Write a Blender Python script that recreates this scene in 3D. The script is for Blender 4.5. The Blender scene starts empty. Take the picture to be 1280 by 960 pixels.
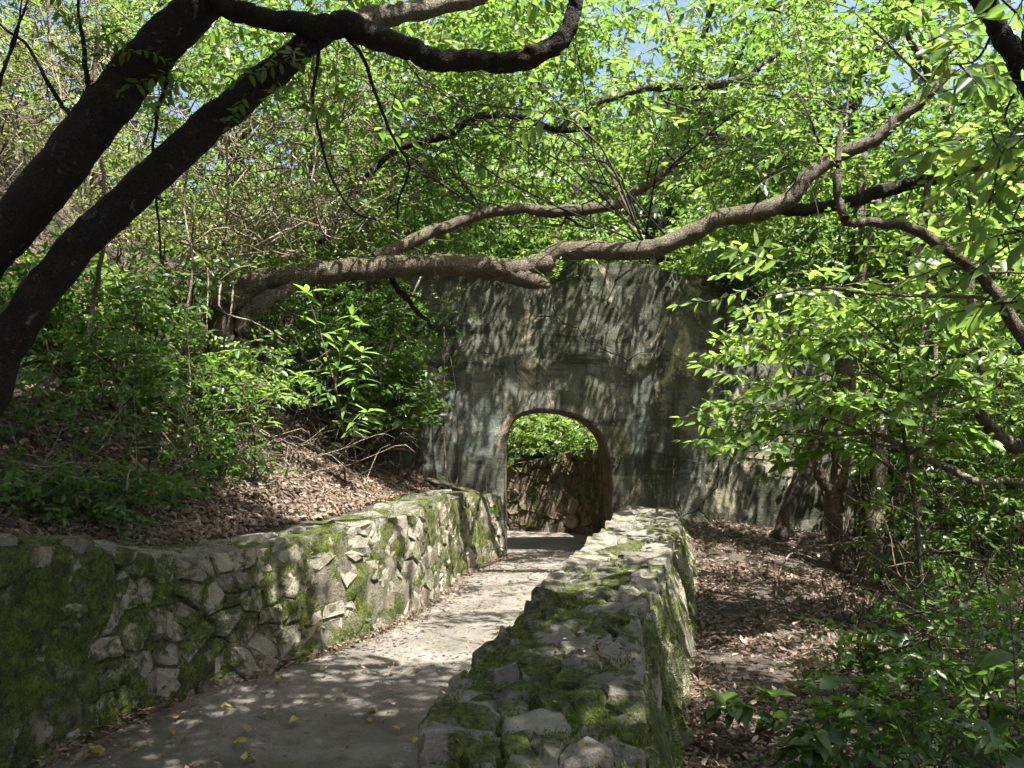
import bpy, math, random
import numpy as np
from mathutils import Vector, Matrix, noise as mnoise

# ------------------------------------------------------------------ camera, sky, sun, exposure
scene = bpy.context.scene
COL = scene.collection
F = 1000.0                       # focal length in pixels of the 1280 px wide photograph
HORIZON = 570.0                  # pixel row of the horizon
EYE = 1.5
PITCH = math.atan((HORIZON - 480.0) / F)
cam_data = bpy.data.cameras.new("camera")
cam_data.sensor_width = 36.0
cam_data.lens = 36.0 * F / 1280.0
cam_data.clip_start = 0.05
cam_data.clip_end = 1000.0
cam = bpy.data.objects.new("camera", cam_data)
COL.objects.link(cam)
cam.location = (0, 0, EYE)
cam.rotation_euler = (math.pi / 2 + PITCH, 0, 0)
scene.camera = cam

SUN = np.array([0.27, -0.33, 0.90]); SUN /= np.linalg.norm(SUN)     # towards the sun
world = bpy.data.worlds.new("World")
scene.world = world
world.use_nodes = True
wn = world.node_tree.nodes
sky = wn.new("ShaderNodeTexSky")
sky.sky_type = 'NISHITA'
sky.sun_disc = False
sky.sun_elevation = math.asin(SUN[2])
sky.sun_rotation = math.atan2(SUN[0], SUN[1])
sky.air_density = 1.0
sky.dust_density = 5.0
sky.ozone_density = 1.0
wn["Background"].inputs[1].default_value = 0.07
world.node_tree.links.new(sky.outputs[0], wn["Background"].inputs[0])

sun_data = bpy.data.lights.new("sun", 'SUN')
sun_data.energy = 5.0
sun_data.angle = math.radians(0.53)
sun_data.color = (1.0, 0.955, 0.89)
sun_ob = bpy.data.objects.new("sun", sun_data)
COL.objects.link(sun_ob)
sun_ob.location = (4, -6, 14)
sun_ob.rotation_euler = Vector(SUN).to_track_quat('Z', 'Y').to_euler()

scene.view_settings.view_transform = 'Standard'
scene.view_settings.look = 'None'
scene.view_settings.gamma = 1.0
scene.view_settings.use_curve_mapping = False
scene.view_settings.exposure = 2.35
scene.render.engine = 'CYCLES'
cy = scene.cycles
cy.max_bounces = 5
cy.diffuse_bounces = 3
cy.glossy_bounces = 2
cy.transmission_bounces = 4
cy.sample_clamp_indirect = 6.0
cy.adaptive_threshold = 0.02
cy.caustics_reflective = False
cy.caustics_refractive = False

# ------------------------------------------------------------------ small helpers
def rgen(seed):
    return np.random.default_rng(seed)

CT, ST = math.cos(PITCH), math.sin(PITCH)
def W(px, py, d):
    """a photograph pixel at the forward distance d (metres) as a world point"""
    u = (px - 640.0) / F
    v = (480.0 - py) / F
    dy = CT - v * ST
    dz = ST + v * CT
    k = d / dy
    return np.array([u * k, d, EYE + dz * k])

def project(p):
    p = np.asarray(p, float)
    x, y, z = p[..., 0], p[..., 1], p[..., 2] - EYE
    f = y * CT + z * ST
    up = -y * ST + z * CT
    f = np.where(f < 0.05, 0.05, f)
    return 640 + F * x / f, 480 - F * up / f, y

def in_poly(px, py, poly):
    inside = np.zeros(px.shape, bool)
    n = len(poly)
    for i in range(n):
        x0, y0 = poly[i]; x1, y1 = poly[(i + 1) % n]
        c = ((y0 > py) != (y1 > py))
        t = (py - y0) / ((y1 - y0) if y1 != y0 else 1e-9)
        inside ^= c & (px < x0 + t * (x1 - x0))
    return inside

def vnoise(x, y, z=0.0, s=1.0):
    return mnoise.noise(Vector((x * s, y * s, z * s)))

_G = np.random.default_rng(7).random((64, 64))
def n2(x, y):
    """smooth value noise in 0..1, vectorised"""
    x = np.asarray(x, float); y = np.asarray(y, float)
    xi = np.floor(x).astype(int); yi = np.floor(y).astype(int)
    fx = x - xi; fy = y - yi
    fx = fx * fx * (3 - 2 * fx); fy = fy * fy * (3 - 2 * fy)
    a = _G[xi % 64, yi % 64]; b = _G[(xi + 1) % 64, yi % 64]
    c = _G[xi % 64, (yi + 1) % 64]; d = _G[(xi + 1) % 64, (yi + 1) % 64]
    return (a * (1 - fx) + b * fx) * (1 - fy) + (c * (1 - fx) + d * fx) * fy

def fbm(x, y, o=3):
    v = 0; a = 0.5; t = 0
    for i in range(o):
        v = v + a * n2(x * 2 ** i + 13.7 * i, y * 2 ** i + 5.1 * i); t += a; a *= 0.5
    return v / t

def mesh_np(name, verts, quads, mats, mat_idx=None, rnd=None, smooth=False):
    me = bpy.data.meshes.new(name)
    verts = np.asarray(verts, np.float32); quads = np.asarray(quads, np.int32)
    nf = len(quads); k = quads.shape[1]
    me.vertices.add(len(verts)); me.vertices.foreach_set("co", verts.ravel())
    me.loops.add(nf * k); me.loops.foreach_set("vertex_index", quads.ravel())
    me.polygons.add(nf)
    me.polygons.foreach_set("loop_start", np.arange(0, nf * k, k, dtype=np.int32))
    me.polygons.foreach_set("loop_total", np.full(nf, k, np.int32))
    if smooth:
        me.polygons.foreach_set("use_smooth", np.ones(nf, bool))
    for m in (mats if isinstance(mats, (list, tuple)) else [mats]):
        me.materials.append(m)
    if mat_idx is not None:
        me.polygons.foreach_set("material_index", np.asarray(mat_idx, np.int32))
    if rnd is not None:
        a = me.attributes.new("rnd", 'FLOAT', 'POINT')
        a.data.foreach_set("value", np.asarray(rnd, np.float32))
    me.update(calc_edges=True)
    return me

def obj(name, me, parent=None, loc=None):
    o = bpy.data.objects.new(name, me)
    COL.objects.link(o)
    if parent is not None:
        o.parent = parent
    if loc is not None:
        o.location = loc
    return o

def tag(o, label=None, cat=None, group=None, kind=None):
    if label: o["label"] = label
    if cat: o["category"] = cat
    if group: o["group"] = group
    if kind: o["kind"] = kind
    return o

def thing(name, loc, label, cat, group=None):
    o = bpy.data.objects.new(name, None)
    COL.objects.link(o)
    o.location = loc
    o.empty_display_size = 0.1
    return tag(o, label, cat, group)

def rebase(o, parent):
    """parent o (built in world space) to parent (unrotated) without moving it"""
    o.parent = parent
    o.location = -parent.location
    return o

def catmull(pts, n):
    pts = np.asarray(pts, float)
    P = np.vstack([2 * pts[0] - pts[1], pts, 2 * pts[-1] - pts[-2]])
    seg = len(pts) - 1
    t = np.linspace(0, seg, n)
    i = np.minimum(t.astype(int), seg - 1); f = (t - i)[:, None]
    p0, p1, p2, p3 = P[i], P[i + 1], P[i + 2], P[i + 3]
    return 0.5 * ((2 * p1) + (-p0 + p2) * f + (2 * p0 - 5 * p1 + 4 * p2 - p3) * f ** 2 + (-p0 + 3 * p1 - 3 * p2 + p3) * f ** 3)

def tube_arrays(pts, radii, sides=8, n=None, rough=0.0, seed=0, wob=0.0):
    pts = np.asarray(pts, float); radii = np.asarray(radii, float)
    if n is None: n = max(4, 5 * len(pts))
    if len(pts) > 1 and n > len(pts):
        Q = catmull(np.hstack([pts, radii[:, None]]), n); C = Q[:, :3]; R = np.maximum(Q[:, 3], 0.0008)
    else:
        C, R = pts, radii; n = len(C)
    g = rgen(seed)
    if wob:
        w = np.cumsum(g.normal(0, 1, (n, 3)), 0); w -= np.linspace(0, 1, n)[:, None] * w[-1]
        C = C + w * wob * R[:, None]
    T = np.gradient(C, axis=0); T /= np.linalg.norm(T, axis=1)[:, None] + 1e-9
    ref = np.array([0, 0, 1.0]) if abs(T[:, 2]).mean() < 0.8 else np.array([1.0, 0, 0])
    U = np.cross(T, ref); U /= np.linalg.norm(U, axis=1)[:, None] + 1e-9
    V = np.cross(T, U)
    a = np.linspace(0, 2 * np.pi, sides, endpoint=False)
    rr = R[:, None] * (1 + rough * g.normal(0, 1, (n, sides)))
    if rough:
        lob = 0.5 * rough * np.sin(a * 3 + g.random() * 6)[None] + rough * np.sin(a * 2 + np.linspace(0, 5, n)[:, None] + g.random() * 6)
        rr = rr * (1 + lob)
    verts = C[:, None] + rr[..., None] * (np.cos(a)[None, :, None] * U[:, None] + np.sin(a)[None, :, None] * V[:, None])
    verts = np.vstack([verts.reshape(-1, 3), C[:1], C[-1:]])
    q = []
    for i in range(n - 1):
        for j in range(sides):
            k = (j + 1) % sides
            q.append((i * sides + j, i * sides + k, (i + 1) * sides + k, (i + 1) * sides + j))
    i0 = n * sides
    for j in range(0, sides, 2):
        q.append((i0, (j + 2) % sides, (j + 1) % sides, j))
        b = (n - 1) * sides
        q.append((i0 + 1, b + j, b + (j + 1) % sides, b + (j + 2) % sides))
    return verts, np.array(q)

def tube(name, pts, radii, mat, parent, sides=8, n=None, rough=0.0, seed=0, wob=0.0):
    v, q = tube_arrays(pts, radii, sides, n, rough, seed, wob)
    me = mesh_np(name, v, q, mat, smooth=True)
    o = obj(name, me)
    return rebase(o, parent) if parent is not None else o

# ------------------------------------------------------------------ materials
def new_mat(name):
    m = bpy.data.materials.new(name)
    m.use_nodes = True
    nt = m.node_tree
    b = nt.nodes["Principled BSDF"]
    return m, nt, b

class N:
    """terse node building"""
    def __init__(self, nt): self.nt = nt
    def node(self, t, ins=None, **kw):
        n = self.nt.nodes.new(t)
        for k, v in kw.items(): setattr(n, k, v)
        for k, v in (ins or {}).items(): self.set(n.inputs[k], v)
        return n
    def set(self, s, v):
        if hasattr(v, "is_output") or isinstance(v, bpy.types.NodeSocket): self.nt.links.new(v, s)
        else: s.default_value = v
    def noise(self, vec, scale, detail=5, rough=0.6, dist=0.0):
        return self.node("ShaderNodeTexNoise", {"Vector": vec, "Scale": scale, "Detail": detail, "Roughness": rough, "Distortion": dist}).outputs[0]
    def ramp(self, fac, stops, interp='LINEAR'):
        n = self.node("ShaderNodeValToRGB", {0: fac})
        cr = n.color_ramp; cr.interpolation = interp
        while len(cr.elements) < len(stops): cr.elements.new(0.5)
        for e, (p, c) in zip(cr.elements, stops):
            e.position = p; e.color = (*c, 1) if len(c) == 3 else c
        return n.outputs[0]
    def step(self, fac, lo, hi):
        n = self.node("ShaderNodeMapRange", {0: fac, 1: lo, 2: hi, 3: 0.0, 4: 1.0})
        n.interpolation_type = 'SMOOTHSTEP'
        return n.outputs[0]
    def mix(self, fac, a, b, blend='MIX'):
        n = self.node("ShaderNodeMix", data_type='RGBA', blend_type=blend)
        self.set(n.inputs[0], fac); self.set(n.inputs[6], a if not isinstance(a, tuple) else (*a, 1)[:4]); self.set(n.inputs[7], b if not isinstance(b, tuple) else (*b, 1)[:4])
        return n.outputs[2]
    def math(self, op, a, b=0.0, c=0.0):
        return self.node("ShaderNodeMath", {0: a, 1: b, 2: c}, operation=op).outputs[0]
    def map(self, vec, scale=(1, 1, 1), loc=(0, 0, 0), rot=(0, 0, 0)):
        return self.node("ShaderNodeMapping", {0: vec, 1: loc, 2: rot, 3: scale}).outputs[0]
    def bump(self, h, strength=0.5, dist=0.02, normal=None):
        i = {"Strength": strength, "Distance": dist, "Height": h}
        if normal is not None: i["Normal"] = normal
        return self.node("ShaderNodeBump", i).outputs[0]

def world_pos(n):
    return n.node("ShaderNodeNewGeometry").outputs["Position"]

def leaf_material(name, stops, trans, trans_fac=0.42, rough=0.42, spec=0.5, per_object=False):
    m, nt, b = new_mat(name); n = N(nt)
    if per_object:
        r = n.node("ShaderNodeObjectInfo").outputs["Random"]
    else:
        r = n.node("ShaderNodeAttribute", attribute_name="rnd").outputs["Fac"]
    col = n.ramp(r, stops)
    pos = world_pos(n)
    col = n.mix(n.math('MULTIPLY', n.step(n.noise(pos, 45, 2), 0.4, 0.75), 0.35), col, (0.05, 0.06, 0.012))
    tcol = n.mix(0.65, col, (*trans, 1))
    nt.links.new(col, b.inputs["Base Color"])
    b.inputs["Roughness"].default_value = rough
    b.inputs["Specular IOR Level"].default_value = spec
    t = n.node("ShaderNodeBsdfTranslucent", {0: tcol})
    mx = n.node("ShaderNodeMixShader", {0: trans_fac, 1: b.outputs[0], 2: t.outputs[0]})
    nt.links.new(mx.outputs[0], nt.nodes["Material Output"].inputs[0])
    return m

M = {}
GREEN = [(0.0, (0.022, 0.048, 0.014)), (0.4, (0.05, 0.108, 0.022)), (0.75, (0.09, 0.168, 0.03)), (0.97, (0.15, 0.18, 0.03)), (1.0, (0.22, 0.17, 0.03))]
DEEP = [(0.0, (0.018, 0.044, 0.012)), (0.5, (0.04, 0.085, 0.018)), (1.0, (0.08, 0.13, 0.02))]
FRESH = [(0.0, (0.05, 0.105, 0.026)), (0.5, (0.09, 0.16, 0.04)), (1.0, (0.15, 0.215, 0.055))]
OLIVE = [(0.0, (0.045, 0.06, 0.014)), (0.5, (0.085, 0.11, 0.022)), (0.9, (0.13, 0.15, 0.03)), (1.0, (0.24, 0.17, 0.05))]
M['leaf'] = leaf_material("leaf_green", GREEN, (0.27, 0.46, 0.07), 0.47, 0.33)
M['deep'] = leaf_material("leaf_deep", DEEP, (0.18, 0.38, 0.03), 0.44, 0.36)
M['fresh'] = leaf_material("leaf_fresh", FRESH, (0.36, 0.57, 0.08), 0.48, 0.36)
M['olive'] = leaf_material("leaf_olive", OLIVE, (0.33, 0.46, 0.11), 0.44, 0.32)
M['leaf_obj'] = leaf_material("leaf_fresh_single", FRESH, (0.34, 0.58, 0.07), 0.47, 0.34, per_object=True)
M['deep_obj'] = leaf_material("leaf_deep_single", DEEP, (0.12, 0.30, 0.025), 0.44, 0.36, per_object=True)
M['litter'] = leaf_material("dry_leaf", [(0.0, (0.035, 0.024, 0.017)), (0.35, (0.09, 0.058, 0.041)), (0.7, (0.17, 0.12, 0.09)), (0.92, (0.28, 0.225, 0.185)), (1.0, (0.40, 0.34, 0.29))], (0.3, 0.18, 0.1), 0.12, 0.6, 0.3)
M['yellow'] = leaf_material("yellow_leaf", [(0.0, (0.24, 0.16, 0.04)), (0.35, (0.34, 0.27, 0.05)), (0.7, (0.26, 0.28, 0.07)), (1.0, (0.17, 0.08, 0.045))], (0.4, 0.34, 0.06), 0.25, 0.5, 0.4, per_object=True)

def bark(name, dark, mid, pale, lichen=0.25, scale=1.0, moss=0.0):
    m, nt, b = new_mat(name); n = N(nt)
    tc = n.node("ShaderNodeTexCoord").outputs["Object"]
    big = n.noise(tc, 6 * scale, 5)
    fine = n.noise(tc, 55 * scale, 5, 0.7)
    col = n.ramp(n.math('ADD', n.math('MULTIPLY', big, 0.6), n.math('MULTIPLY', fine, 0.4)), [(0.3, dark), (0.52, mid), (0.72, pale)])
    lich = n.step(n.noise(tc, 9 * scale, 4, 0.7, 0.6), 0.60, 0.68)
    col = n.mix(n.math('MULTIPLY', lich, lichen), col, (0.36, 0.36, 0.30))
    if moss:
        nz = n.node("ShaderNodeSeparateXYZ", {0: n.node("ShaderNodeNewGeometry").outputs["Normal"]}).outputs[2]
        mo = n.math('MULTIPLY', n.step(n.math('ADD', nz, n.math('MULTIPLY', n.noise(tc, 5, 4), 1.4)), 0.8, 1.4), moss)
        col = n.mix(mo, col, (0.07, 0.085, 0.02))
    crack = n.node("ShaderNodeTexVoronoi", {"Vector": n.map(n.mix(0.06, tc, n.node("ShaderNodeTexNoise", {"Vector": tc, "Scale": 14.0}).outputs[1]), (1, 1, 1)), "Scale": 42.0 * scale}, feature='DISTANCE_TO_EDGE').outputs[0]
    col = n.mix(n.math('MULTIPLY', n.step(crack, 0.09, 0.0), 0.7), col, (*[v * 0.45 for v in dark], 1))
    col = n.mix(n.math('MULTIPLY', n.step(n.noise(tc, 3.0 * scale, 5, 0.7, 0.5), 0.52, 0.66), 0.45), col, (*[v * 0.8 for v in dark], 1))
    h = n.math('ADD', n.math('MULTIPLY', n.step(crack, 0.0, 0.12), 0.6), n.math('ADD', fine, n.math('MULTIPLY', big, 0.5)))
    nt.links.new(col, b.inputs["Base Color"])
    b.inputs["Roughness"].default_value = 0.85
    b.inputs["Specular IOR Level"].default_value = 0.25
    nt.links.new(n.bump(h, 1.0, 0.02), b.inputs["Normal"])
    return m
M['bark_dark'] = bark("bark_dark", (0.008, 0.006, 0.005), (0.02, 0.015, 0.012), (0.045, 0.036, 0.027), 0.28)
M['bark_brown'] = bark("bark_brown", (0.05, 0.037, 0.027), (0.12, 0.096, 0.072), (0.235, 0.205, 0.165), 0.55, 1.0, 0.45)
M['bark_pale'] = bark("bark_pale", (0.08, 0.07, 0.05), (0.17, 0.145, 0.105), (0.30, 0.27, 0.21), 0.5, 1.0, 0.25)
M['twig'] = bark("twig_bark", (0.05, 0.036, 0.024), (0.12, 0.09, 0.06), (0.24, 0.19, 0.14), 0.1)
M['dead'] = bark("dead_twig", (0.14, 0.11, 0.085), (0.27, 0.22, 0.17), (0.42, 0.36, 0.29), 0.1)

def stone_material(name, base_stops, moss_amt=0.5, moss_lo=0.42, per_object=True, near_moss=0.07):
    m, nt, b = new_mat(name); n = N(nt)
    pos = world_pos(n)
    geo = n.node("ShaderNodeNewGeometry")
    nz = n.node("ShaderNodeSeparateXYZ", {0: geo.outputs["Normal"]}).outputs[2]
    rnd = n.node("ShaderNodeObjectInfo").outputs["Random"]
    f = n.noise(pos, 7, 6, 0.65)
    fac = n.math('ADD', n.math('MULTIPLY', f, 0.75), n.math('MULTIPLY', rnd, 0.30 if per_object else 0.0))
    col = n.ramp(n.math('SUBTRACT', fac, 0.06 if per_object else 0.0), base_stops)
    grain = n.noise(pos, 60, 5, 0.7)
    col = n.mix(n.math('MULTIPLY', n.step(grain, 0.5, 0.8), 0.5), col, (0.03, 0.03, 0.025))
    lich = n.step(n.noise(pos, 16, 5, 0.75, 0.8), 0.60, 0.66)
    col = n.mix(n.math('MULTIPLY', lich, 0.5), col, (0.33, 0.335, 0.27))
    mo = n.math('ADD', n.noise(pos, 3.2, 6, 0.68, 0.4), n.math('MULTIPLY', nz, 0.05))
    mo = n.math('ADD', mo, n.math('MULTIPLY', n.math('SUBTRACT', rnd, 0.5), -0.10))
    py = n.node("ShaderNodeSeparateXYZ", {0: pos}).outputs[1]
    mo = n.math('ADD', mo, n.math('MULTIPLY', n.step(py, 6.6, 3.2), near_moss))
    mo = n.math('ADD', mo, n.math('MULTIPLY', n.math('SUBTRACT', n.noise(pos, 26, 5, 0.75), 0.5), 0.22))
    mm = n.math('MULTIPLY', n.step(mo, moss_lo, moss_lo + 0.11), moss_amt)
    mcol = n.ramp(n.math('ADD', n.math('MULTIPLY', n.noise(pos, 16, 5, 0.7), 0.55), n.math('MULTIPLY', n.noise(pos, 90, 4, 0.7), 0.45)), [(0.36, (0.010, 0.014, 0.004)), (0.46, (0.036, 0.046, 0.010)), (0.54, (0.085, 0.11, 0.015)), (0.66, (0.175, 0.205, 0.028))])
    col = n.mix(mm, col, mcol)
    nt.links.new(col, b.inputs["Base Color"])
    b.inputs["Roughness"].default_value = 0.9
    b.inputs["Specular IOR Level"].default_value = 0.2
    h = n.math('ADD', n.math('MULTIPLY', n.noise(n.map(pos, (1, 1, 0.6)), 20, 7, 0.78), 1.3), n.math('ADD', n.math('MULTIPLY', grain, 0.35), n.math('MULTIPLY', mm, 0.35)))
    nt.links.new(n.bump(h, 1.0, 0.05), b.inputs["Normal"])
    return m
STONE = [(0.15, (0.13, 0.115, 0.08)), (0.36, (0.25, 0.225, 0.165)), (0.55, (0.36, 0.335, 0.26)), (0.72, (0.29, 0.225, 0.165)), (0.9, (0.45, 0.43, 0.36))]
M['stone'] = stone_material("rubble_stone", STONE, 0.93, 0.505, near_moss=0.125)
M['stone_top'] = stone_material("top_stone", [(0.15, (0.10, 0.095, 0.074)), (0.4, (0.20, 0.188, 0.15)), (0.65, (0.28, 0.265, 0.22)), (0.9, (0.38, 0.365, 0.32))], 0.92, 0.53, near_moss=0.075)
M['stone_dark'] = stone_material("dark_stone", [(0.2, (0.10, 0.078, 0.05)), (0.5, (0.22, 0.17, 0.115)), (0.8, (0.36, 0.30, 0.22))], 0.85, 0.50)
M['mortar'] = stone_material("mossy_mortar", [(0.2, (0.10, 0.088, 0.06)), (0.5, (0.22, 0.196, 0.145)), (0.8, (0.34, 0.315, 0.245))], 0.95, 0.455, False, near_moss=0.09)
M['moss'] = leaf_material("moss_blade", [(0.0, (0.028, 0.048, 0.008)), (0.5, (0.07, 0.105, 0.013)), (1.0, (0.15, 0.19, 0.02))], (0.20, 0.28, 0.02), 0.3, 0.7, 0.2)

def soil_material():
    m, nt, b = new_mat("leafy_soil"); n = N(nt)
    pos = world_pos(n)
    col = n.ramp(n.noise(pos, 28, 7, 0.75, 0.5), [(0.3, (0.02, 0.015, 0.011)), (0.5, (0.055, 0.041, 0.031)), (0.68, (0.115, 0.088, 0.068)), (0.8, (0.2, 0.16, 0.13))])
    col = n.mix(n.step(n.noise(pos, 0.9, 4), 0.5, 0.75), col, (0.05, 0.035, 0.024), 'MULTIPLY')
    nt.links.new(col, b.inputs["Base Color"])
    b.inputs["Roughness"].default_value = 0.95
    nt.links.new(n.bump(n.noise(pos, 35, 6, 0.75), 1.0, 0.03), b.inputs["Normal"])
    return m
M['soil'] = soil_material()

def path_material():
    m, nt, b = new_mat("path_concrete"); n = N(nt)
    pos = world_pos(n)
    col = n.ramp(n.noise(pos, 2.3, 6, 0.6), [(0.3, (0.09, 0.081, 0.067)), (0.5, (0.155, 0.141, 0.122)), (0.72, (0.215, 0.197, 0.174))])
    grit = n.noise(pos, 120, 3, 0.7)
    col = n.mix(n.math('MULTIPLY', n.step(grit, 0.52, 0.68), 0.55), col, (0.05, 0.043, 0.035))
    blot = n.noise(pos, 14, 6, 0.75, 0.4)
    col = n.mix(n.math('MULTIPLY', n.step(blot, 0.5, 0.66), 0.5), col, (0.075, 0.066, 0.05))
    col = n.mix(n.math('MULTIPLY', n.step(n.noise(pos, 55, 4, 0.7), 0.58, 0.68), 0.5), col, (0.30, 0.28, 0.24))
    shade_blotch = n.step(n.math('ADD', n.noise(pos, 1.1, 6, 0.65, 0.5), n.math('MULTIPLY', n.step(n.node('ShaderNodeSeparateXYZ', {0: pos}).outputs[1], 5.6, 3.8), 0.14)), 0.50, 0.70)  # olive blotches, denser up close: the foreground's shade put into the colour
    col = n.mix(n.math('MULTIPLY', shade_blotch, 0.7), col, (0.075, 0.074, 0.05))
    vor = n.node("ShaderNodeTexVoronoi", {"Vector": pos, "Scale": 30.0}).outputs[0]
    col = n.mix(n.math('MULTIPLY', n.step(vor, 0.16, 0.05), 0.5), col, (0.06, 0.045, 0.03))
    nt.links.new(col, b.inputs["Base Color"])
    b.inputs["Roughness"].default_value = 0.88
    b.inputs["Specular IOR Level"].default_value = 0.3
    h = n.math('ADD', n.noise(pos, 9, 7, 0.72), n.math('MULTIPLY', grit, 0.4))
    nt.links.new(n.bump(h, 1.0, 0.03), b.inputs["Normal"])
    return m
M['path'] = path_material()

def concrete_material(name, tint=0.0):
    """old weathered concrete with streaks that run down it"""
    m, nt, b = new_mat(name); n = N(nt)
    pos = world_pos(n)
    col = n.ramp(n.noise(pos, 2.2, 7, 0.66, 0.3), [(0.28, (0.06, 0.065, 0.047)), (0.48, (0.105, 0.11, 0.086)), (0.66, (0.17, 0.172, 0.142)), (0.8, (0.25, 0.245, 0.205))])
    streak = n.noise(n.map(pos, (3.4, 3.4, 0.35)), 1.0, 6, 0.62, 0.5)
    col = n.mix(n.math('MULTIPLY', n.step(streak, 0.47, 0.58), 0.8), col, (0.028, 0.03, 0.018))
    lift = n.noise(n.map(pos, (0.5, 0.5, 2.4)), 1.0, 6, 0.7, 0.3)
    col = n.mix(n.math('MULTIPLY', n.step(lift, 0.51, 0.60), 0.85), col, (0.022, 0.027, 0.014))
    pale = n.step(n.noise(n.map(pos, (1.7, 1.7, 1.0), (3.1, 0, 1.7)), 1.0, 7, 0.75, 0.8), 0.55, 0.61)
    col = n.mix(n.math('MULTIPLY', pale, 0.75), col, (0.40, 0.35, 0.25))
    blue = n.step(n.noise(n.map(pos, (1.1, 1.1, 0.7), (7.7, 2, 4.2)), 1.0, 5, 0.65), 0.58, 0.70)
    col = n.mix(n.math('MULTIPLY', blue, 0.6), col, (0.16, 0.20, 0.19))
    mott = n.step(n.noise(pos, 7, 9, 0.82, 0.3), 0.50, 0.58)
    col = n.mix(n.math('MULTIPLY', mott, 0.6), col, (0.035, 0.035, 0.024))
    mot2 = n.step(n.noise(n.map(pos, (1, 1, 1), (5, 3, 9)), 10, 8, 0.8), 0.60, 0.66)
    col = n.mix(n.math('MULTIPLY', mot2, 0.6), col, (0.30, 0.285, 0.23))
    speck = n.step(n.noise(pos, 38, 5, 0.75), 0.55, 0.66)
    col = n.mix(n.math('MULTIPLY', speck, 0.6), col, (0.03, 0.034, 0.02))
    crk = n.node("ShaderNodeTexVoronoi", {"Vector": n.mix(0.25, pos, n.node("ShaderNodeTexNoise", {"Vector": pos, "Scale": 2.5, "Detail": 4.0}).outputs[1]), "Scale": 0.9}, feature='DISTANCE_TO_EDGE').outputs[0]
    crk = n.math('MULTIPLY', n.step(crk, 0.008, 0.0), n.step(n.noise(pos, 1.3, 3), 0.45, 0.6))
    col = n.mix(n.math('MULTIPLY', crk, 0.85), col, (0.012, 0.012, 0.009))
    mo = n.step(n.noise(pos, 1.6, 7, 0.72, 0.4), 0.52, 0.64)
    col = n.mix(n.math('MULTIPLY', mo, 0.6), col, (0.055, 0.068, 0.024))
    if tint:
        col = n.mix(tint, col, (0.26, 0.13, 0.085))
    nt.links.new(col, b.inputs["Base Color"])
    b.inputs["Roughness"].default_value = 0.9
    b.inputs["Specular IOR Level"].default_value = 0.2
    brd = n.node('ShaderNodeTexWave', {'Vector': n.map(pos, (0.05, 0.05, 1.0)), 'Scale': 1.6, 'Distortion': 1.2, 'Detail': 3.0}, wave_type='BANDS', bands_direction='Z', wave_profile='SAW').outputs[1]
    h = n.math('ADD', n.noise(pos, 14, 7, 0.7), n.math('ADD', n.math('MULTIPLY', n.noise(pos, 70, 4, 0.7), 0.4), n.math('SUBTRACT', n.math('MULTIPLY', brd, 0.35), crk)))
    nt.links.new(n.bump(h, 0.8, 0.025), b.inputs["Normal"])
    return m
M['concrete'] = concrete_material("weathered_concrete")
M['reveal'] = concrete_material("arch_reveal_concrete", 0.26)

# ------------------------------------------------------------------ plan of the place
# path-side foot of the left wall (x, y) with the height of its top; far end runs into the arched wall
LW = np.array([[-2.0, -1.5], [-2.35, 0.5], [-2.48, 2.2], [-2.36, 3.7], [-2.20, 4.5], [-1.98, 5.07], [-1.62, 5.6], [-1.28, 6.15], [-0.97, 6.9], [-0.74, 7.8], [-0.53, 9.3], [-0.10, 10.62]])
LW_TOP = np.array([1.2, 1.18, 1.16, 1.14, 1.03, 0.93, 0.93, 0.98, 1.02, 1.08, 1.09, 0.99])
# right wall: left and right edge of its top, top height
RW_Y = np.array([0.7, 1.6, 2.3, 2.73, 3.45, 4.17, 4.94, 6.2, 7.65, 9.0, 10.55])
RW_L = np.array([-0.12, -0.22, -0.255, -0.26, -0.12, 0.08, 0.22, 0.49, 0.85, 1.12, 1.40])
RW_R = np.array([0.20, 0.28, 0.36, 0.42, 0.52, 0.68, 0.87, 1.20, 1.56, 1.84, 2.12])
RW_Z = np.array([0.62, 0.63, 0.64, 0.65, 0.67, 0.71, 0.73, 0.75, 0.78, 0.79, 0.80])
WALL_Y = 10.6
WALL_T = 0.9

def lw_x(y): return np.interp(y, LW[:, 1], LW[:, 0])
def lw_top(y): return np.interp(y, LW[:, 1], LW_TOP)
def path_z(y): return np.interp(y, [-5, 4, 11, 20], [-0.02, 0.0, 0.20, 0.26])
BW = np.array([[1.50, 11.5], [1.20, 13.2], [-0.15, 14.1], [-1.9, 14.8], [-4.2, 15.6]])    # foot of the retaining wall beyond the arch
def bw_x(y): return np.interp(y, BW[:, 1], BW[:, 0])
BW_TOP = 1.5
def lb_x(y): return np.interp(y, [11.4, 12.3, 13.5, 14.6, 15.6], [-0.35, -1.2, -3.6, -6.5, -9.0])

def sm(a, b, t):
    u = np.clip((t - a) / (b - a), 0, 1)
    return u * u * (3 - 2 * u)

def right_ground(x, y):
    z = np.interp(y, [-3, 2, 4, 6, 7, 8.5, 10.3, 12], [-0.1, 0.0, 0.04, 0.07, 0.12, 0.36, 0.68, 0.8])
    out = np.maximum(x - 2.2, 0)
    return z - 0.10 * out - 0.008 * np.minimum(out, 12) ** 2 + 0.0 * y

def bank(s):
    s = np.maximum(s, 0)
    return np.where(s < 6, 0.40 * s + 0.07 * s * s, 2.4 + 2.52 + 0.75 * (s - 6))

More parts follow.
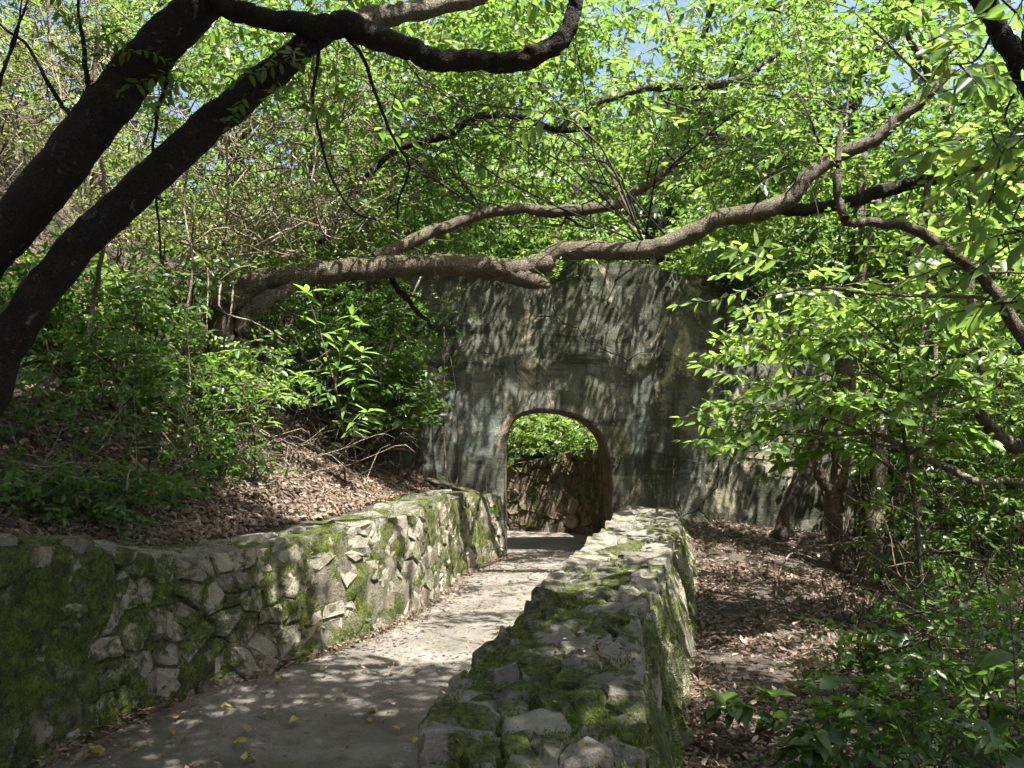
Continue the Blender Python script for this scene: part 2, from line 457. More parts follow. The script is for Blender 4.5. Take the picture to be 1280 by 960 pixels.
def ground_z(x, y):
    x = np.asarray(x, float); y = np.asarray(y, float)
    bump = 0.10 * (fbm(x * 1.1 + 40, y * 1.1 + 40) - 0.5) + 0.05 * (fbm(x * 4 + 9, y * 4 + 3, 2) - 0.5)
    far = 1.6 * (fbm(x * 0.12 + 20, y * 0.12 + 20) - 0.5) * np.clip((np.hypot(x, y - 8) - 14) / 15, 0, 1)
    # this side of the arched wall
    xl = lw_x(y); s = (xl - 0.42) - x
    zl = lw_top(y) - 0.05 + bank(s) + bump * np.clip(s * 2, 0.2, 1)
    zp = path_z(y) - 0.10
    rl = np.interp(y, RW_Y, RW_L); rr = np.interp(y, RW_Y, RW_R)
    zr = right_ground(x, y) + bump
    z = np.where(s > 0, zl, np.where(x < (rl + rr) * 0.5, zp, zr))
    near = y < RW_Y[0]
    z = np.where(near & (s <= 0), np.where(x < 0.1, zp, right_ground(x, y) + bump * 0.5), z)
    # beyond it
    b = bw_x(y); lb = lb_x(y)
    dist = np.maximum((x - b) * 0.6 + np.maximum(y - 15.5, 0) * 0.8, 0)
    hill = BW_TOP - 0.12 + 0.16 * dist
    fade = sm(2.2, 5.0, x)
    hill = hill * (1 - fade) + (0.8 - 0.10 * np.maximum(x - 2.2, 0) + 0.12 * np.maximum(y - 11.5, 0)) * fade
    s2 = lb - x
    zb = np.where(y > 16, hill + bank(np.maximum(-6.5 - x, 0)) * 0.4, np.where(s2 > 0, 1.1 + bank(s2) , np.where(x < b + 0.25, path_z(y) - 0.10, hill))) + bump
    return np.where(y > WALL_Y + 0.45, zb, z) + far * np.where(np.abs(x) + np.abs(y) > 14, 1, 0)

# ------------------------------------------------------------------ ground
def axis(lo, hi, step, far):
    c = list(np.arange(lo, hi, step)); v = hi; st = step
    up = []
    while v < far:
        up.append(v); st *= 1.18; v += st
    v = lo; st = step; dn = []
    while v > -far:
        st *= 1.18; v -= st; dn.append(v)
    return np.array(dn[::-1] + c + up)
gx = axis(-6.0, 6.0, 0.11, 220); gy = axis(-0.5, 17.0, 0.11, 220)
X, Y = np.meshgrid(gx, gy, indexing='ij')
Z = ground_z(X, Y)
Vg = np.stack([X, Y, Z], -1).reshape(-1, 3)
ny = len(gy)
ii, jj = np.meshgrid(np.arange(len(gx) - 1), np.arange(ny - 1), indexing='ij')
a = (ii * ny + jj).ravel()
Qg = np.stack([a, a + ny, a + ny + 1, a + 1], -1)
tag(obj("ground", mesh_np("ground", Vg, Qg, M['soil'], smooth=True)), "brown leaf-covered soil of the wooded slope", None, None, "structure")

def strip(name, rows, mat, smooth=True):
    rows = np.asarray(rows); nr, nc = rows.shape[:2]
    i, j = np.meshgrid(np.arange(nr - 1), np.arange(nc - 1), indexing='ij'); a = (i * nc + j).ravel()
    return mesh_np(name, rows.reshape(-1, 3), np.stack([a, a + 1, a + nc + 1, a + nc], -1), mat, smooth=smooth)

rows = []
for y in np.linspace(-3.0, 11.4, 150):
    x0 = lw_x(y) - 0.15
    x1 = np.interp(y, RW_Y, RW_L) + 0.22 if y >= RW_Y[0] else 0.9
    if y > WALL_Y - 0.15: x0, x1 = -0.2, 1.45
    xs = np.linspace(x0, x1, 26)
    z = path_z(y) + 0.035 * (fbm(xs * 1.3 + 3, np.full(26, y) * 1.3) - 0.5) + 0.012 * (fbm(xs * 9, np.full(26, y) * 9, 2) - 0.5)
    rows.append(np.stack([xs, np.full(26, y), z], -1))
for y in np.linspace(11.5, 15.5, 60):
    x0 = lb_x(y) - 0.3; x1 = bw_x(y) + 0.2
    xs = np.linspace(x0, x1, 26)
    rows.append(np.stack([xs, np.full(26, y), path_z(y) + 0.03 * (fbm(xs * 1.3 + 3, np.full(26, y) * 1.3) - 0.5)], -1))
tag(obj("path", strip("path", rows, M['path'])), "worn grey concrete footpath leading to the arch", None, None, "structure")

# ------------------------------------------------------------------ stone walls
def clip_poly(poly, p, nrm):
    out = []
    for i in range(len(poly)):
        a, b = poly[i], poly[(i + 1) % len(poly)]
        da = (a - p) @ nrm; db = (b - p) @ nrm
        if da <= 0: out.append(a)
        if (da < 0 < db) or (db < 0 < da): out.append(a + (b - a) * (da / (da - db)))
    return out

def voronoi(w, h, size, aspect, rng, jitter=0.5, thin=0.24):
    nx = max(1, int(round(w / (size * aspect)))); nyy = max(1, int(round(h / size)))
    pts = []
    for i in range(nx):
        for j in range(nyy):
            off = 0.5 * (j % 2) * 0.8
            pts.append(((i + 0.5 + off - 0.2 + rng.uniform(-jitter, jitter)) * w / nx, (j + 0.5 + rng.uniform(-jitter, jitter)) * h / nyy))
    pts = np.array(pts); pts = pts[rng.random(len(pts)) > thin]; cells = []
    for i, p in enumerate(pts):
        d = np.linalg.norm(pts - p, axis=1)
        poly = [np.array(q, float) for q in ((0, 0), (w, 0), (w, h), (0, h))]
        for k in np.argsort(d)[1:16]:
            poly = clip_poly(poly, (p + pts[k]) / 2, pts[k] - p)
            if len(poly) < 3: break
        if len(poly) >= 3: cells.append(np.array(poly))
    return cells

def stone_mesh(poly, surf, rng, mat, joint=0.012, proud=0.035, depth=0.05, lean=0.06):
    """one stone: poly in wall coordinates; surf(u, v) -> (point, outward normal)"""
    c = poly.mean(0)
    pts = []
    n = len(poly)
    for i in range(n):                       # knock the corners off, so that joints are uneven
        a, b = poly[i], poly[(i + 1) % n]
        if np.linalg.norm(b - a) < 0.03: continue
        pts.append(a + (b - a) * rng.uniform(0.03, 0.14)); pts.append(a + (b - a) * rng.uniform(0.84, 0.97))
        if np.linalg.norm(b - a) > 0.14: pts.insert(-1, a + (b - a) * rng.uniform(0.4, 0.6) + rng.normal(0, 0.012, 2))
    if len(pts) < 4: return None
    pts = np.array(pts)
    if len(pts) > 13: pts = np.delete(pts, np.arange(1, len(pts), 4), 0)
    r = np.linalg.norm(pts - c, axis=1)
    shr = np.clip(1 - joint / np.maximum(r, 0.02), 0.3, 1)
    pts = c + (pts - c) * (shr * rng.uniform(0.95, 1.02, len(pts)))[:, None]
    pts = pts + 0.030 * np.stack([n2(pts[:, 0] * 11 + 3, pts[:, 1] * 11), n2(pts[:, 0] * 11 + 31, pts[:, 1] * 11 + 17)], -1) - 0.015
    m = len(pts)
    tilt = rng.normal(0, lean, 2)
    base = proud * rng.uniform(0.35, 1.3)
    verts = []
    def put(q, dd):
        P, nn = surf(q[0], q[1]); verts.append(P + nn * dd)
    for k, (sc, dd) in enumerate(((1.0, -depth), (rng.uniform(0.97, 0.99), 0.62), (rng.uniform(0.78, 0.92), 1.0))):
        for q in pts:
            qq = c + (q - c) * sc
            t = (qq - c) @ tilt
            put(qq, dd if k == 0 else base * dd + t + rng.normal(0, 0.007))
    put(c + rng.normal(0, 0.1, 2) * r.mean(), base + rng.normal(0, 0.010))
    faces = []
    for k in range(2):
        for i in range(m):
            j = (i + 1) % m
            faces.append((k * m + i, k * m + j, (k + 1) * m + j, (k + 1) * m + i))
    for i in range(m):
        faces.append((2 * m + i, 2 * m + (i + 1) % m, 3 * m))
    me = bpy.data.meshes.new("stone")
    me.from_pydata([tuple(v) for v in verts], [], faces)
    me.materials.append(mat)
    for k, p in enumerate(me.polygons): p.use_smooth = False
    me.update()
    return me

def lay_stones(parent, w, h, size, aspect, surf, rng, mat, **kw):
    kw2 = dict(kw); skip = kw2.pop('skip', 0.0)
    for poly in voronoi(w, h, size, aspect, rng):
        if rng.random() < skip: continue
        me = stone_mesh(poly, surf, rng, mat, **kw2)
        if me is None: continue
        rebase(obj("stone", me), parent)

def resample(P, Zt, n):
    d = np.r_[0, np.cumsum(np.linalg.norm(np.diff(P, axis=0), axis=1))]
    s = np.linspace(0, d[-1], n)
    return s, np.stack([np.interp(s, d, P[:, 0]), np.interp(s, d, P[:, 1])], -1), np.interp(s, d, Zt)

class WallFace:
    """a wall face over a plan polyline: foot at z0, top at z1, leaning back by batter; normal to the right of travel * side"""
    def __init__(self, P, z0, z1, side, batter=0.0):
        Pc = catmull(np.column_stack([P, z0, z1]), 120)
        d = np.r_[0, np.cumsum(np.linalg.norm(np.diff(Pc[:, :2], axis=0), axis=1))]
        self.L = d[-1]; self.d = d; self.P = Pc; self.side = side; self.batter = batter
        T = np.gradient(Pc[:, :2], axis=0); T /= np.linalg.norm(T, axis=1)[:, None]
        self.Nr = np.stack([T[:, 1], -T[:, 0]], -1) * side
        self.H = float((Pc[:, 3] - Pc[:, 2]).mean())
    def __call__(self, u, v):
        x = np.interp(u, self.d, self.P[:, 0]); y = np.interp(u, self.d, self.P[:, 1])
        z0 = np.interp(u, self.d, self.P[:, 2]); z1 = np.interp(u, self.d, self.P[:, 3])
        nx = np.interp(u, self.d, self.Nr[:, 0]); nyy = np.interp(u, self.d, self.Nr[:, 1])
        h = v / self.H
        back = (self.batter * (1 - h) if self.batter > 0 else self.batter * h) + 0.07 * (float(fbm(np.array(u * 1.3 + 2), np.array(v * 1.6 + 5), 2)) - 0.5)
        P = np.array([x + nx * back, y + nyy * back, z0 + (z1 - z0) * h])
        return P, np.array([nx, nyy, 0.12 if self.batter else 0.0])

def core_mesh(name, sections, mat):
    """closed ring of points per section, swept along the wall"""
    S = np.asarray(sections); n, k = S.shape[:2]
    v = S.reshape(-1, 3); q = []
    for i in range(n - 1):
        for j in range(k):
            j2 = (j + 1) % k
            q.append((i * k + j, i * k + j2, (i + 1) * k + j2, (i + 1) * k + j))
    me = bpy.data.meshes.new(name)
    me.from_pydata([tuple(p) for p in v], [], q + [tuple(range(k))[::-1], tuple(range((n - 1) * k, n * k))])
    me.materials.append(mat)
    me.polygons.foreach_set("use_smooth", np.ones(len(me.polygons), bool))
    me.update()
    return me

def tufts(name, pts, nrms, rng, mat, size=(0.009, 0.022)):
    """small upright moss blades"""
    n = len(pts)
    s = rng.uniform(*size, n)
    d = nrms * 0.7 + rng.normal(0, 0.55, (n, 3)) + np.array([0, 0, 0.25]); d /= np.linalg.norm(d, axis=1)[:, None]
    sd = np.cross(d, rng.normal(0, 1, (n, 3))); sd /= np.linalg.norm(sd, axis=1)[:, None]
    w = (s * rng.uniform(0.10, 0.2, n))[:, None]
    V = np.stack([pts - sd * w * 0.3, pts + d * s[:, None] * 0.55 - sd * w, pts + d * s[:, None], pts + d * s[:, None] * 0.5 + sd * w], 1).reshape(-1, 3)
    return mesh_np(name, V, np.arange(n * 4).reshape(-1, 4), mat, rnd=np.repeat(np.clip(rng.normal(0.5, 0.25, n), 0, 1), 4))

# --- left wall
lw = thing("stone_wall", (-1.6, 5.6, 0), "long mossy rubble stone wall holding back the bank left of the path", "stone wall", "stone walls along the path")
fz0 = path_z(LW[:, 1]) - 0.08
left_face = WallFace(LW, fz0, LW_TOP - 0.02, 1.0, 0.0)
left_face.batter = -0.05
secs = []
for u in np.linspace(0, left_face.L, 330):
    P0, nn = left_face(u, 0); P1, _ = left_face(u, left_face.H)
    nn = nn * np.array([1, 1, 0])
    j = lambda s: 0.10 * (fbm(u * 6 + s * 0.3, s * 2.0 + 4, 3) - 0.27)
    back = -nn * 0.62
    ring = [P0 + nn * 0.0]
    for t in np.linspace(0.07, 0.94, 14): ring.append(P0 + (P1 - P0) * t + nn * j(t * 5))
    P1 = P1 - np.array([0, 0, 0.03])
    ring += [P1 + nn * (j(5) - 0.015)] + [P1 + back * t + [0, 0, 0.7 * j(7 + t * 3)] for t in (0.12, 0.25, 0.4, 0.55, 0.7, 0.85)] + [P1 + back, P0 + back]
    secs.append(np.array(ring))
rebase(obj("core", core_mesh("core", secs, M['mortar'])), lw)
R = rgen(11)
start = 2.6
lay_stones(lw, left_face.L - start, left_face.H - 0.02, 0.145, 1.2, lambda u, v: left_face(u + start, v), R, M['stone'], proud=0.034, joint=0.004, depth=0.07)
def left_top(u, v):
    P, nn = left_face(u + start, left_face.H)
    nn = nn * np.array([1, 1, 0])
    return P - nn * (v - 0.03) + np.array([0, 0, -0.025]), np.array([0, 0, 1.0])
lay_stones(lw, left_face.L - start, 0.56, 0.27, 1.35, left_top, R, M['stone_top'], proud=0.032, joint=0.005, depth=0.06)
pts, nr = [], []
for k in range(90000):
    u = R.uniform(2.4, left_face.L)
    if R.random() < 0.6:
        v = R.random() ** 0.75 * left_face.H
        if fbm(np.array(u * 2.2), np.array(v * 3.0), 3) < 0.50: continue
        P, nn = left_face(u, v); P = P + nn * R.uniform(0.0, 0.035)
    else:
        w = R.uniform(0, 0.6)
        if fbm(np.array(u * 2.6 + 7), np.array(w * 4.0), 3) < 0.47: continue
        P, nn = left_face(u, left_face.H); P = P - nn * np.array([1, 1, 0]) * w + np.array([0, 0, R.uniform(-0.03, 0.015)]); nn = np.array([0, 0, 1.0])
    pts.append(P); nr.append(nn)
tag(rebase(obj("moss", tufts("moss", np.array(pts), np.array(nr), R, M['moss'])), lw), "short green moss on the wall stones", kind="stuff")

# --- right wall
rw = thing("stone_wall", (0.6, 4.5, 0), "low thick stone wall with flat mossy top right of the path", "stone wall", "stone walls along the path")
top_spl = catmull(np.column_stack([RW_L, RW_R, RW_Y, RW_Z]), 130)
def rw_at(y):
    return [np.interp(y, top_spl[:, 2], top_spl[:, k]) for k in (0, 1, 3)]
secs = []
for y in np.linspace(RW_Y[0], RW_Y[-1], 300):
    l, r, z = rw_at(y); g = right_ground(np.array(r), np.array(y)) - 0.15; p = path_z(y) - 0.08
    j = lambda s: 0.085 * (fbm(y * 6 + s * 0.3, s * 2.0 + 4, 3) - 0.32)
    z -= 0.02
    ring = [[l - 0.03, y, p]] + [[l - 0.02 * (1 - t) - j(t * 5), y, p + (z - p) * t] for t in np.linspace(0.15, 0.9, 6)] + [[l + 0.02, y, z]]
    ring += [[l + (r - l) * t, y, z + 0.8 * j(6 + t * 3)] for t in np.linspace(0.1, 0.9, 9)] + [[r - 0.02, y, z]]
    ring += [[r + 0.16 * (1 - t) + j(12 + t * 4), y, g + (z - g) * t] for t in np.linspace(0.92, 0.12, 8)] + [[r + 0.16, y, g]]
    secs.append(np.array(ring))
rebase(obj("core", core_mesh("core", secs, M['mortar'])), rw)
R = rgen(12)
Ltop = RW_Y[-1] - RW_Y[0]
# the near stones show larger than the far ones: two runs of top stones
def right_top(y0):
    def f(u, v):
        y = y0 + u; l, r, z = rw_at(y)
        return np.array([l - 0.02 + (r - l + 0.04) * v / 0.62, y, z - 0.015 + 0.02 * (fbm(np.array(y * 2.0), np.array(v * 3.0), 2) - 0.5)]), np.array([0.0, 0, 1.0])
    return f
lay_stones(rw, 4.3, 0.62, 0.102, 1.2, right_top(1.2), R, M['stone_top'], lean=0.12, proud=0.045, joint=0.003, depth=0.06)
lay_stones(rw, 5.0, 0.62, 0.18, 1.2, right_top(5.5), R, M['stone_top'], lean=0.12, proud=0.048, joint=0.003, depth=0.06)
rP = np.column_stack([RW_R, RW_Y])
right_face = WallFace(rP, right_ground(RW_R, RW_Y) - 0.08, RW_Z - 0.03, 1.0, 0.16)
lay_stones(rw, right_face.L - 1.0, right_face.H, 0.225, 1.1, lambda u, v: right_face(u + 0.6, v), R, M['stone'], proud=0.036, joint=0.004, depth=0.07)
lP = np.column_stack([RW_L, RW_Y])
inner_face = WallFace(lP, path_z(RW_Y) - 0.06, RW_Z - 0.03, -1.0, 0.03)
lay_stones(rw, inner_face.L - 1.0, inner_face.H, 0.33, 1.25, lambda u, v: inner_face(u + 0.6, v), R, M['stone'], proud=0.034, joint=0.005, depth=0.07)
pts, nr = [], []
for k in range(80000):
    if R.random() < 0.6:
        y = 1.2 + 9.2 * R.random() ** 1.5; l, r, z = rw_at(y); w = R.random()
        if fbm(np.array(y * 2.8 + 3), np.array(w * 2.4), 3) < 0.46 + 0.012 * y: continue
        P = np.array([l + (r - l) * w, y, z + R.uniform(-0.015, 0.012)]); nn = np.array([0, 0, 1.0])
    else:
        u = R.uniform(0.3, right_face.L); v = R.random() ** 0.8 * right_face.H
        if fbm(np.array(u * 2.2 + 5), np.array(v * 2.6), 3) < 0.42: continue
        P, nn = right_face(u, v); P = P + nn * R.uniform(0, 0.035)
    pts.append(P); nr.append(nn)
tag(rebase(obj("moss", tufts("moss", np.array(pts), np.array(nr), R, M['moss'])), rw), "bright green moss between the top stones", kind="stuff")

# --- retaining wall beyond the arch
bw = thing("stone_wall", (0.6, 13.6, 0), "rough brown stone wall seen through the arch beyond the shaded path", "stone wall", "stone walls along the path")
bz0 = path_z(BW[:, 1]) - 0.08
back_tops = np.array([1.52, 1.62, 1.36, 1.40, 1.40])
back_face = WallFace(BW, bz0, back_tops, -1.0, 0.0)
secs = []
for u in np.linspace(0, back_face.L, 60):
    P0, nn = back_face(u, 0); P1, _ = back_face(u, back_face.H); nn = nn * np.array([1, 1, 0])
    j = lambda s: 0.06 * (fbm(u * 4 + s, s * 3.3, 2) - 0.5)
    secs.append(np.array([P0, P0 + (P1 - P0) * 0.35 + nn * j(1), P0 + (P1 - P0) * 0.7 + nn * j(2), P1 + nn * j(3), P1 - nn * 0.25 + [0, 0, j(4)], P1 - nn * 0.5, P0 - nn * 0.5]))
rebase(obj("core", core_mesh("core", secs, M['stone_dark'])), bw)
R = rgen(13)
lay_stones(bw, 5.4, back_face.H, 0.17, 1.15, back_face, R, M['stone_dark'], proud=0.016, joint=0.003, depth=0.09)

# ------------------------------------------------------------------ arched wall
aw = thing("arched_wall", (0.6, WALL_Y, 0), "tall weathered concrete wall pierced by a round-cornered arch", "wall")
OUT = [W(px, py, WALL_Y) for px, py in ((633, 700), (632, 640), (632, 590), (632.5, 560), (634, 543), (638, 529), (645, 520), (656, 514), (672, 511), (690, 511.5), (708, 514), (724, 519), (737, 526), (748, 537), (756, 550), (761, 564), (764, 580), (765.5, 600), (766, 640), (766, 720))]
OUT = np.array([[p[0], p[2]] for p in OUT])
OUT[0, 1] = OUT[-1, 1] = 0.0
xl_, xr_ = OUT[:, 0].min(), OUT[:, 0].max()
kl, kr = 3, 17                                      # outline points between which the head of the arch runs
head = OUT[kl:kr + 1]
def wall_top(x):
    return np.interp(x, [-4.5, -2.6, -1.0, 0.6, 1.6, 2.4, 3.4, 4.6], [3.7, 3.95, 4.1, 4.12, 4.08, 3.95, 3.6, 3.2]) + 0.30 * (fbm(np.asarray(x) * 1.9, np.asarray(x) * 0.0 + 3.0, 4) - 0.5)
LEFT_END, RIGHT_END = -4.4, 4.55
hx = head[:, 0].copy(); hx[0] = xl_; hx[-1] = xr_
cols = np.r_[np.linspace(LEFT_END, xl_, 52), hx[1:-1], np.linspace(xr_, RIGHT_END, 44)]
i_l = 51; i_r = i_l + len(hx) - 1
NR = 44
def wall_off(x, z):
    lift = 0.0
    for k, zz in enumerate((1.1, 1.95, 2.75, 3.45)):
        lift = lift + (0.010 if k % 2 else -0.007) * sm(-0.02, 0.02, z - zz - 0.06 * np.sin(x * 1.1 + k))
    return 0.05 * (fbm(x * 1.2 + 11, z * 1.2 + 4) - 0.5) + 0.035 * (fbm(x * 6, z * 6, 4) - 0.5) + lift
def wall_sheet(y0, sgn):
    V, Q = [], []
    for c in range(len(cols) - 1):
        inside = i_l <= c < i_r
        base = len(V)
        for x, ci in ((cols[c], c), (cols[c + 1], c + 1)):
            zb = np.interp(x, hx, head[:, 1]) if inside else -0.3
            zt = float(wall_top(x))
            for k in range(NR + 1):
                z = zb + (zt - zb) * k / NR
                edge = 1.0
                V.append((x, y0 + sgn * float(wall_off(np.array(x), np.array(z))) * edge, z))
        for k in range(NR):
            a = base + k; b2 = base + NR + 1 + k
            Q.append((a, b2, b2 + 1, a + 1) if sgn < 0 else (a, a + 1, b2 + 1, b2))
    return np.array(V), np.array(Q)
V1, Q1 = wall_sheet(WALL_Y, -1); V2, Q2 = wall_sheet(WALL_Y + WALL_T, 1)
V = np.vstack([V1, V2]); Q = np.vstack([Q1, Q2 + len(V1)])
vt, qt = [], []
def strip_between(pa, pb):
    global vt, qt
    for k in range(len(pa) - 1):
        b0 = len(vt)
        vt += [pa[k], pa[k + 1], pb[k + 1], pb[k]]
        qt.append((b0, b0 + 1, b0 + 2, b0 + 3))
fr = lambda x, z: (x, WALL_Y - float(wall_off(np.array(x), np.array(z))), z)
bk = lambda x, z: (x, WALL_Y + WALL_T + float(wall_off(np.array(x), np.array(z))), z)
tops = [float(wall_top(x)) for x in cols]
mid = [(x, WALL_Y + WALL_T * 0.5, z + 0.05) for x, z in zip(cols, tops)]
strip_between([fr(x, z) for x, z in zip(cols, tops)], mid)
strip_between(mid, [bk(x, z) for x, z in zip(cols, tops)])
for xe in (LEFT_END, RIGHT_END):
    zs = np.linspace(-0.3, float(wall_top(xe)), 12)
    strip_between([fr(xe, z) for z in zs], [bk(xe, z) for z in zs])
V = np.vstack([V, np.array(vt)]); Q = np.vstack([Q, np.array(qt) + len(V1) + len(V2)])
wall_me = mesh_np("wall_body", V, Q, M['concrete'], smooth=True)
rebase(obj("wall_body", wall_me), aw)
# lining of the opening, with a raised rounded lip
full = np.vstack([[[xl_, -0.3], [xl_, 0.8]], np.column_stack([hx, head[:, 1]]), [[xr_, 0.8], [xr_, -0.3]]])
full = catmull(np.column_stack([full, np.zeros(len(full))]), 70)[:, :2]
ctr = np.array([(xl_ + xr_) / 2, 0.9])
nrm2 = np.gradient(full, axis=0); nrm2 = np.stack([nrm2[:, 1], -nrm2[:, 0]], -1); nrm2 /= np.linalg.norm(nrm2, axis=1)[:, None]
if ((full - ctr) * nrm2).sum() > 0: nrm2 = -nrm2          # points into the opening
prof = [(-0.006, -0.006, True), (0.006, 0.0, True), (0.016, 0.035, True), (0.016, 0.35, False), (0.02, 0.6, False), (0.012, WALL_T + 0.03, False), (-0.03, WALL_T + 0.04, False)]
rows = []
for off, dy, front in prof:
    w = 0.02 * (fbm(np.arange(70) * 0.5, np.full(70, dy * 7 + 3)) - 0.5)
    p = full + nrm2 * (off + w)[:, None]
    yf = WALL_Y - wall_off(full[:, 0], full[:, 1]) if front else np.full(70, WALL_Y)
    rows.append(np.stack([p[:, 0], yf + dy, p[:, 1]], -1))
rebase(obj("arch_lining", strip("arch_lining", rows, M['reveal'])), aw)

# ------------------------------------------------------------------ foliage machinery
def leaf_verts(L, Wd, fold=0.25, droop=0.15, fine=True):
    """leaf along +x, flat in xy, normal +z; a pair of folded halves"""
    if fine:
        v = np.array([[0, 0, 0], [1, 0, -droop], [0.28, 0.86, fold * 0.9], [0.64, 0.78, fold * 0.6 - droop * 0.4], [0.28, -0.86, fold * 0.9], [0.64, -0.78, fold * 0.6 - droop * 0.4]])
        q = np.array([[0, 1, 3, 2], [0, 4, 5, 1]])
    else:
        v = np.array([[0, 0, 0], [0.45, 1.0, fold], [1, 0, -droop], [0.45, -1.0, fold]])
        q = np.array([[0, 2, 1, 0], [0, 3, 2, 0]])[:, :4]
        q = np.array([[0, 3, 2, 1]])
    v = v * np.array([L, Wd * 0.5, Wd * 0.5])
    v[:, 2] = v[:, 2] + 0.0
    return v, q

def rot_z(a):
    c, s = np.cos(a), np.sin(a)
    return np.array([[c, -s, 0], [s, c, 0], [0, 0, 1.0]])
def rot_y(a):
    c, s = np.cos(a), np.sin(a)
    return np.array([[c, 0, s], [0, 1, 0], [-s, 0, c]])
def rot_x(a):
    c, s = np.cos(a), np.sin(a)
    return np.array([[1, 0, 0], [0, c, -s], [0, s, c]])

def spray(rng, n, L, leafL, leafW, fine=True, angle=55, curve=0.15, jitter=0.25, tip_whorl=2):
    """a leafy twig along +x: arrays of vertices, quads, material index, per-vertex random"""
    V, Q, MI, RN = [], [], [], []
    base = 0
    t = np.linspace(0, 1, 4)
    az = rng.normal(0, curve); dp = rng.normal(-0.05, curve * 0.7)
    C = np.stack([t * L, az * L * t ** 2, dp * L * t ** 2], -1)
    tw = max(0.0022, 0.009 * leafL / 0.1)
    v, q = tube_arrays(C, np.linspace(tw * 0.55, tw * 0.2, 4), 3, 4)
    v = v[:-2]; q = q[:9]
    V.append(v); Q.append(q); MI += [1] * len(q); RN += [0.5] * len(v); base += len(v)
    for i in range(n):
        u = 0.12 + 0.88 * (i + 0.5) / n if i < n - tip_whorl else 1.0
        p = np.array([np.interp(u, t, C[:, k]) for k in range(3)])
        side = 1 if i % 2 else -1
        ang = math.radians(angle) * side * (1 if u < 0.99 else 0.45) + rng.normal(0, jitter)
        s = rng.uniform(0.7, 1.15) * (0.75 + 0.35 * math.sin(min(u, 0.95) * math.pi))
        lv, lq = leaf_verts(leafL * s, leafW * s, rng.uniform(0.1, 0.5), rng.uniform(0.0, 0.8), fine)
        Rm = rot_z(ang + az * 2 * u) @ rot_y(rng.normal(0.22, jitter)) @ rot_x(rng.normal(0, jitter * 1.4))
        lv = lv @ Rm.T + p + np.array([0, 0, 0.004])
        V.append(lv); Q.append(lq + base); MI += [0] * len(lq); RN += [float(np.clip(rng.normal(0.5, 0.2), 0, 1))] * len(lv); base += len(lv)
    return np.vstack(V), np.vstack(Q), np.array(MI), np.array(RN)

TR = rgen(99)
SPRAYS = {
    'small': [spray(TR, 15, 0.34, 0.060, 0.030, jitter=0.4) for _ in range(7)],
    'mid':   [spray(TR, 12, 0.42, 0.100, 0.046, jitter=0.35) for _ in range(7)],
    'large': [spray(TR, 9, 0.42, 0.150, 0.066, jitter=0.3) for _ in range(6)],
    'fern':  [spray(TR, 22, 0.55, 0.095, 0.028, angle=62, jitter=0.12, tip_whorl=1) for _ in range(5)],
    'roof':  [spray(TR, 11, 0.5, 0.13, 0.075, fine=False, jitter=0.4) for _ in range(6)],
    'far':   [spray(TR, 9, 0.5, 0.115, 0.07, fine=False, jitter=0.5) for _ in range(6)],
}

def foliage_mesh(name, pos, kind, rng, mats, dirs=None, scale=(0.75, 1.25), pitch=(-0.15, 0.35), roll=0.3):
    n = len(pos); T = SPRAYS[kind]
    which = rng.integers(0, len(T), n)
    az = rng.uniform(0, 2 * np.pi, n) if dirs is None else dirs + rng.normal(0, 0.6, n)
    pt = -rng.normal(pitch[0], pitch[1], n); rl = rng.normal(0, roll, n); sc = rng.uniform(*scale, n)
    cell = np.floor(pos * 1.6).astype(int)          # neighbouring twigs share a tone
    tone = rng.normal(0, 0.11, n) + 0.55 * (_G[(cell[:, 0] * 7 + cell[:, 2] * 13) % 64, (cell[:, 1] * 5 + cell[:, 2] * 3) % 64] - 0.5)
    VV, QQ, MM, RR = [], [], [], []; off = 0
    for k, (tv, tq, tm, tr) in enumerate(T):
        idx = np.where(which == k)[0]
        if not len(idx): continue
        ca, sa, cp, sp, cr, sr = np.cos(az[idx]), np.sin(az[idx]), np.cos(pt[idx]), np.sin(pt[idx]), np.cos(rl[idx]), np.sin(rl[idx])
        z = np.zeros_like(ca); o = np.ones_like(ca)
        Rz = np.stack([np.stack([ca, -sa, z], -1), np.stack([sa, ca, z], -1), np.stack([z, z, o], -1)], 1)
        Ry = np.stack([np.stack([cp, z, sp], -1), np.stack([z, o, z], -1), np.stack([-sp, z, cp], -1)], 1)
        Rx = np.stack([np.stack([o, z, z], -1), np.stack([z, cr, -sr], -1), np.stack([z, sr, cr], -1)], 1)
        Rm = Rz @ Ry @ Rx
        v = np.einsum('nij,vj->nvi', Rm, tv) * sc[idx][:, None, None] + pos[idx][:, None, :]
        VV.append(v.reshape(-1, 3))
        QQ.append((tq[None] + (np.arange(len(idx)) * len(tv))[:, None, None] + off).reshape(-1, 4))
        MM.append(np.tile(tm, len(idx)))
        RR.append(np.clip(tr[None] + tone[idx][:, None], 0, 1).ravel())
        off += len(idx) * len(tv)
    return mesh_np(name, np.vstack(VV), np.vstack(QQ), mats, np.concatenate(MM), np.concatenate(RR))

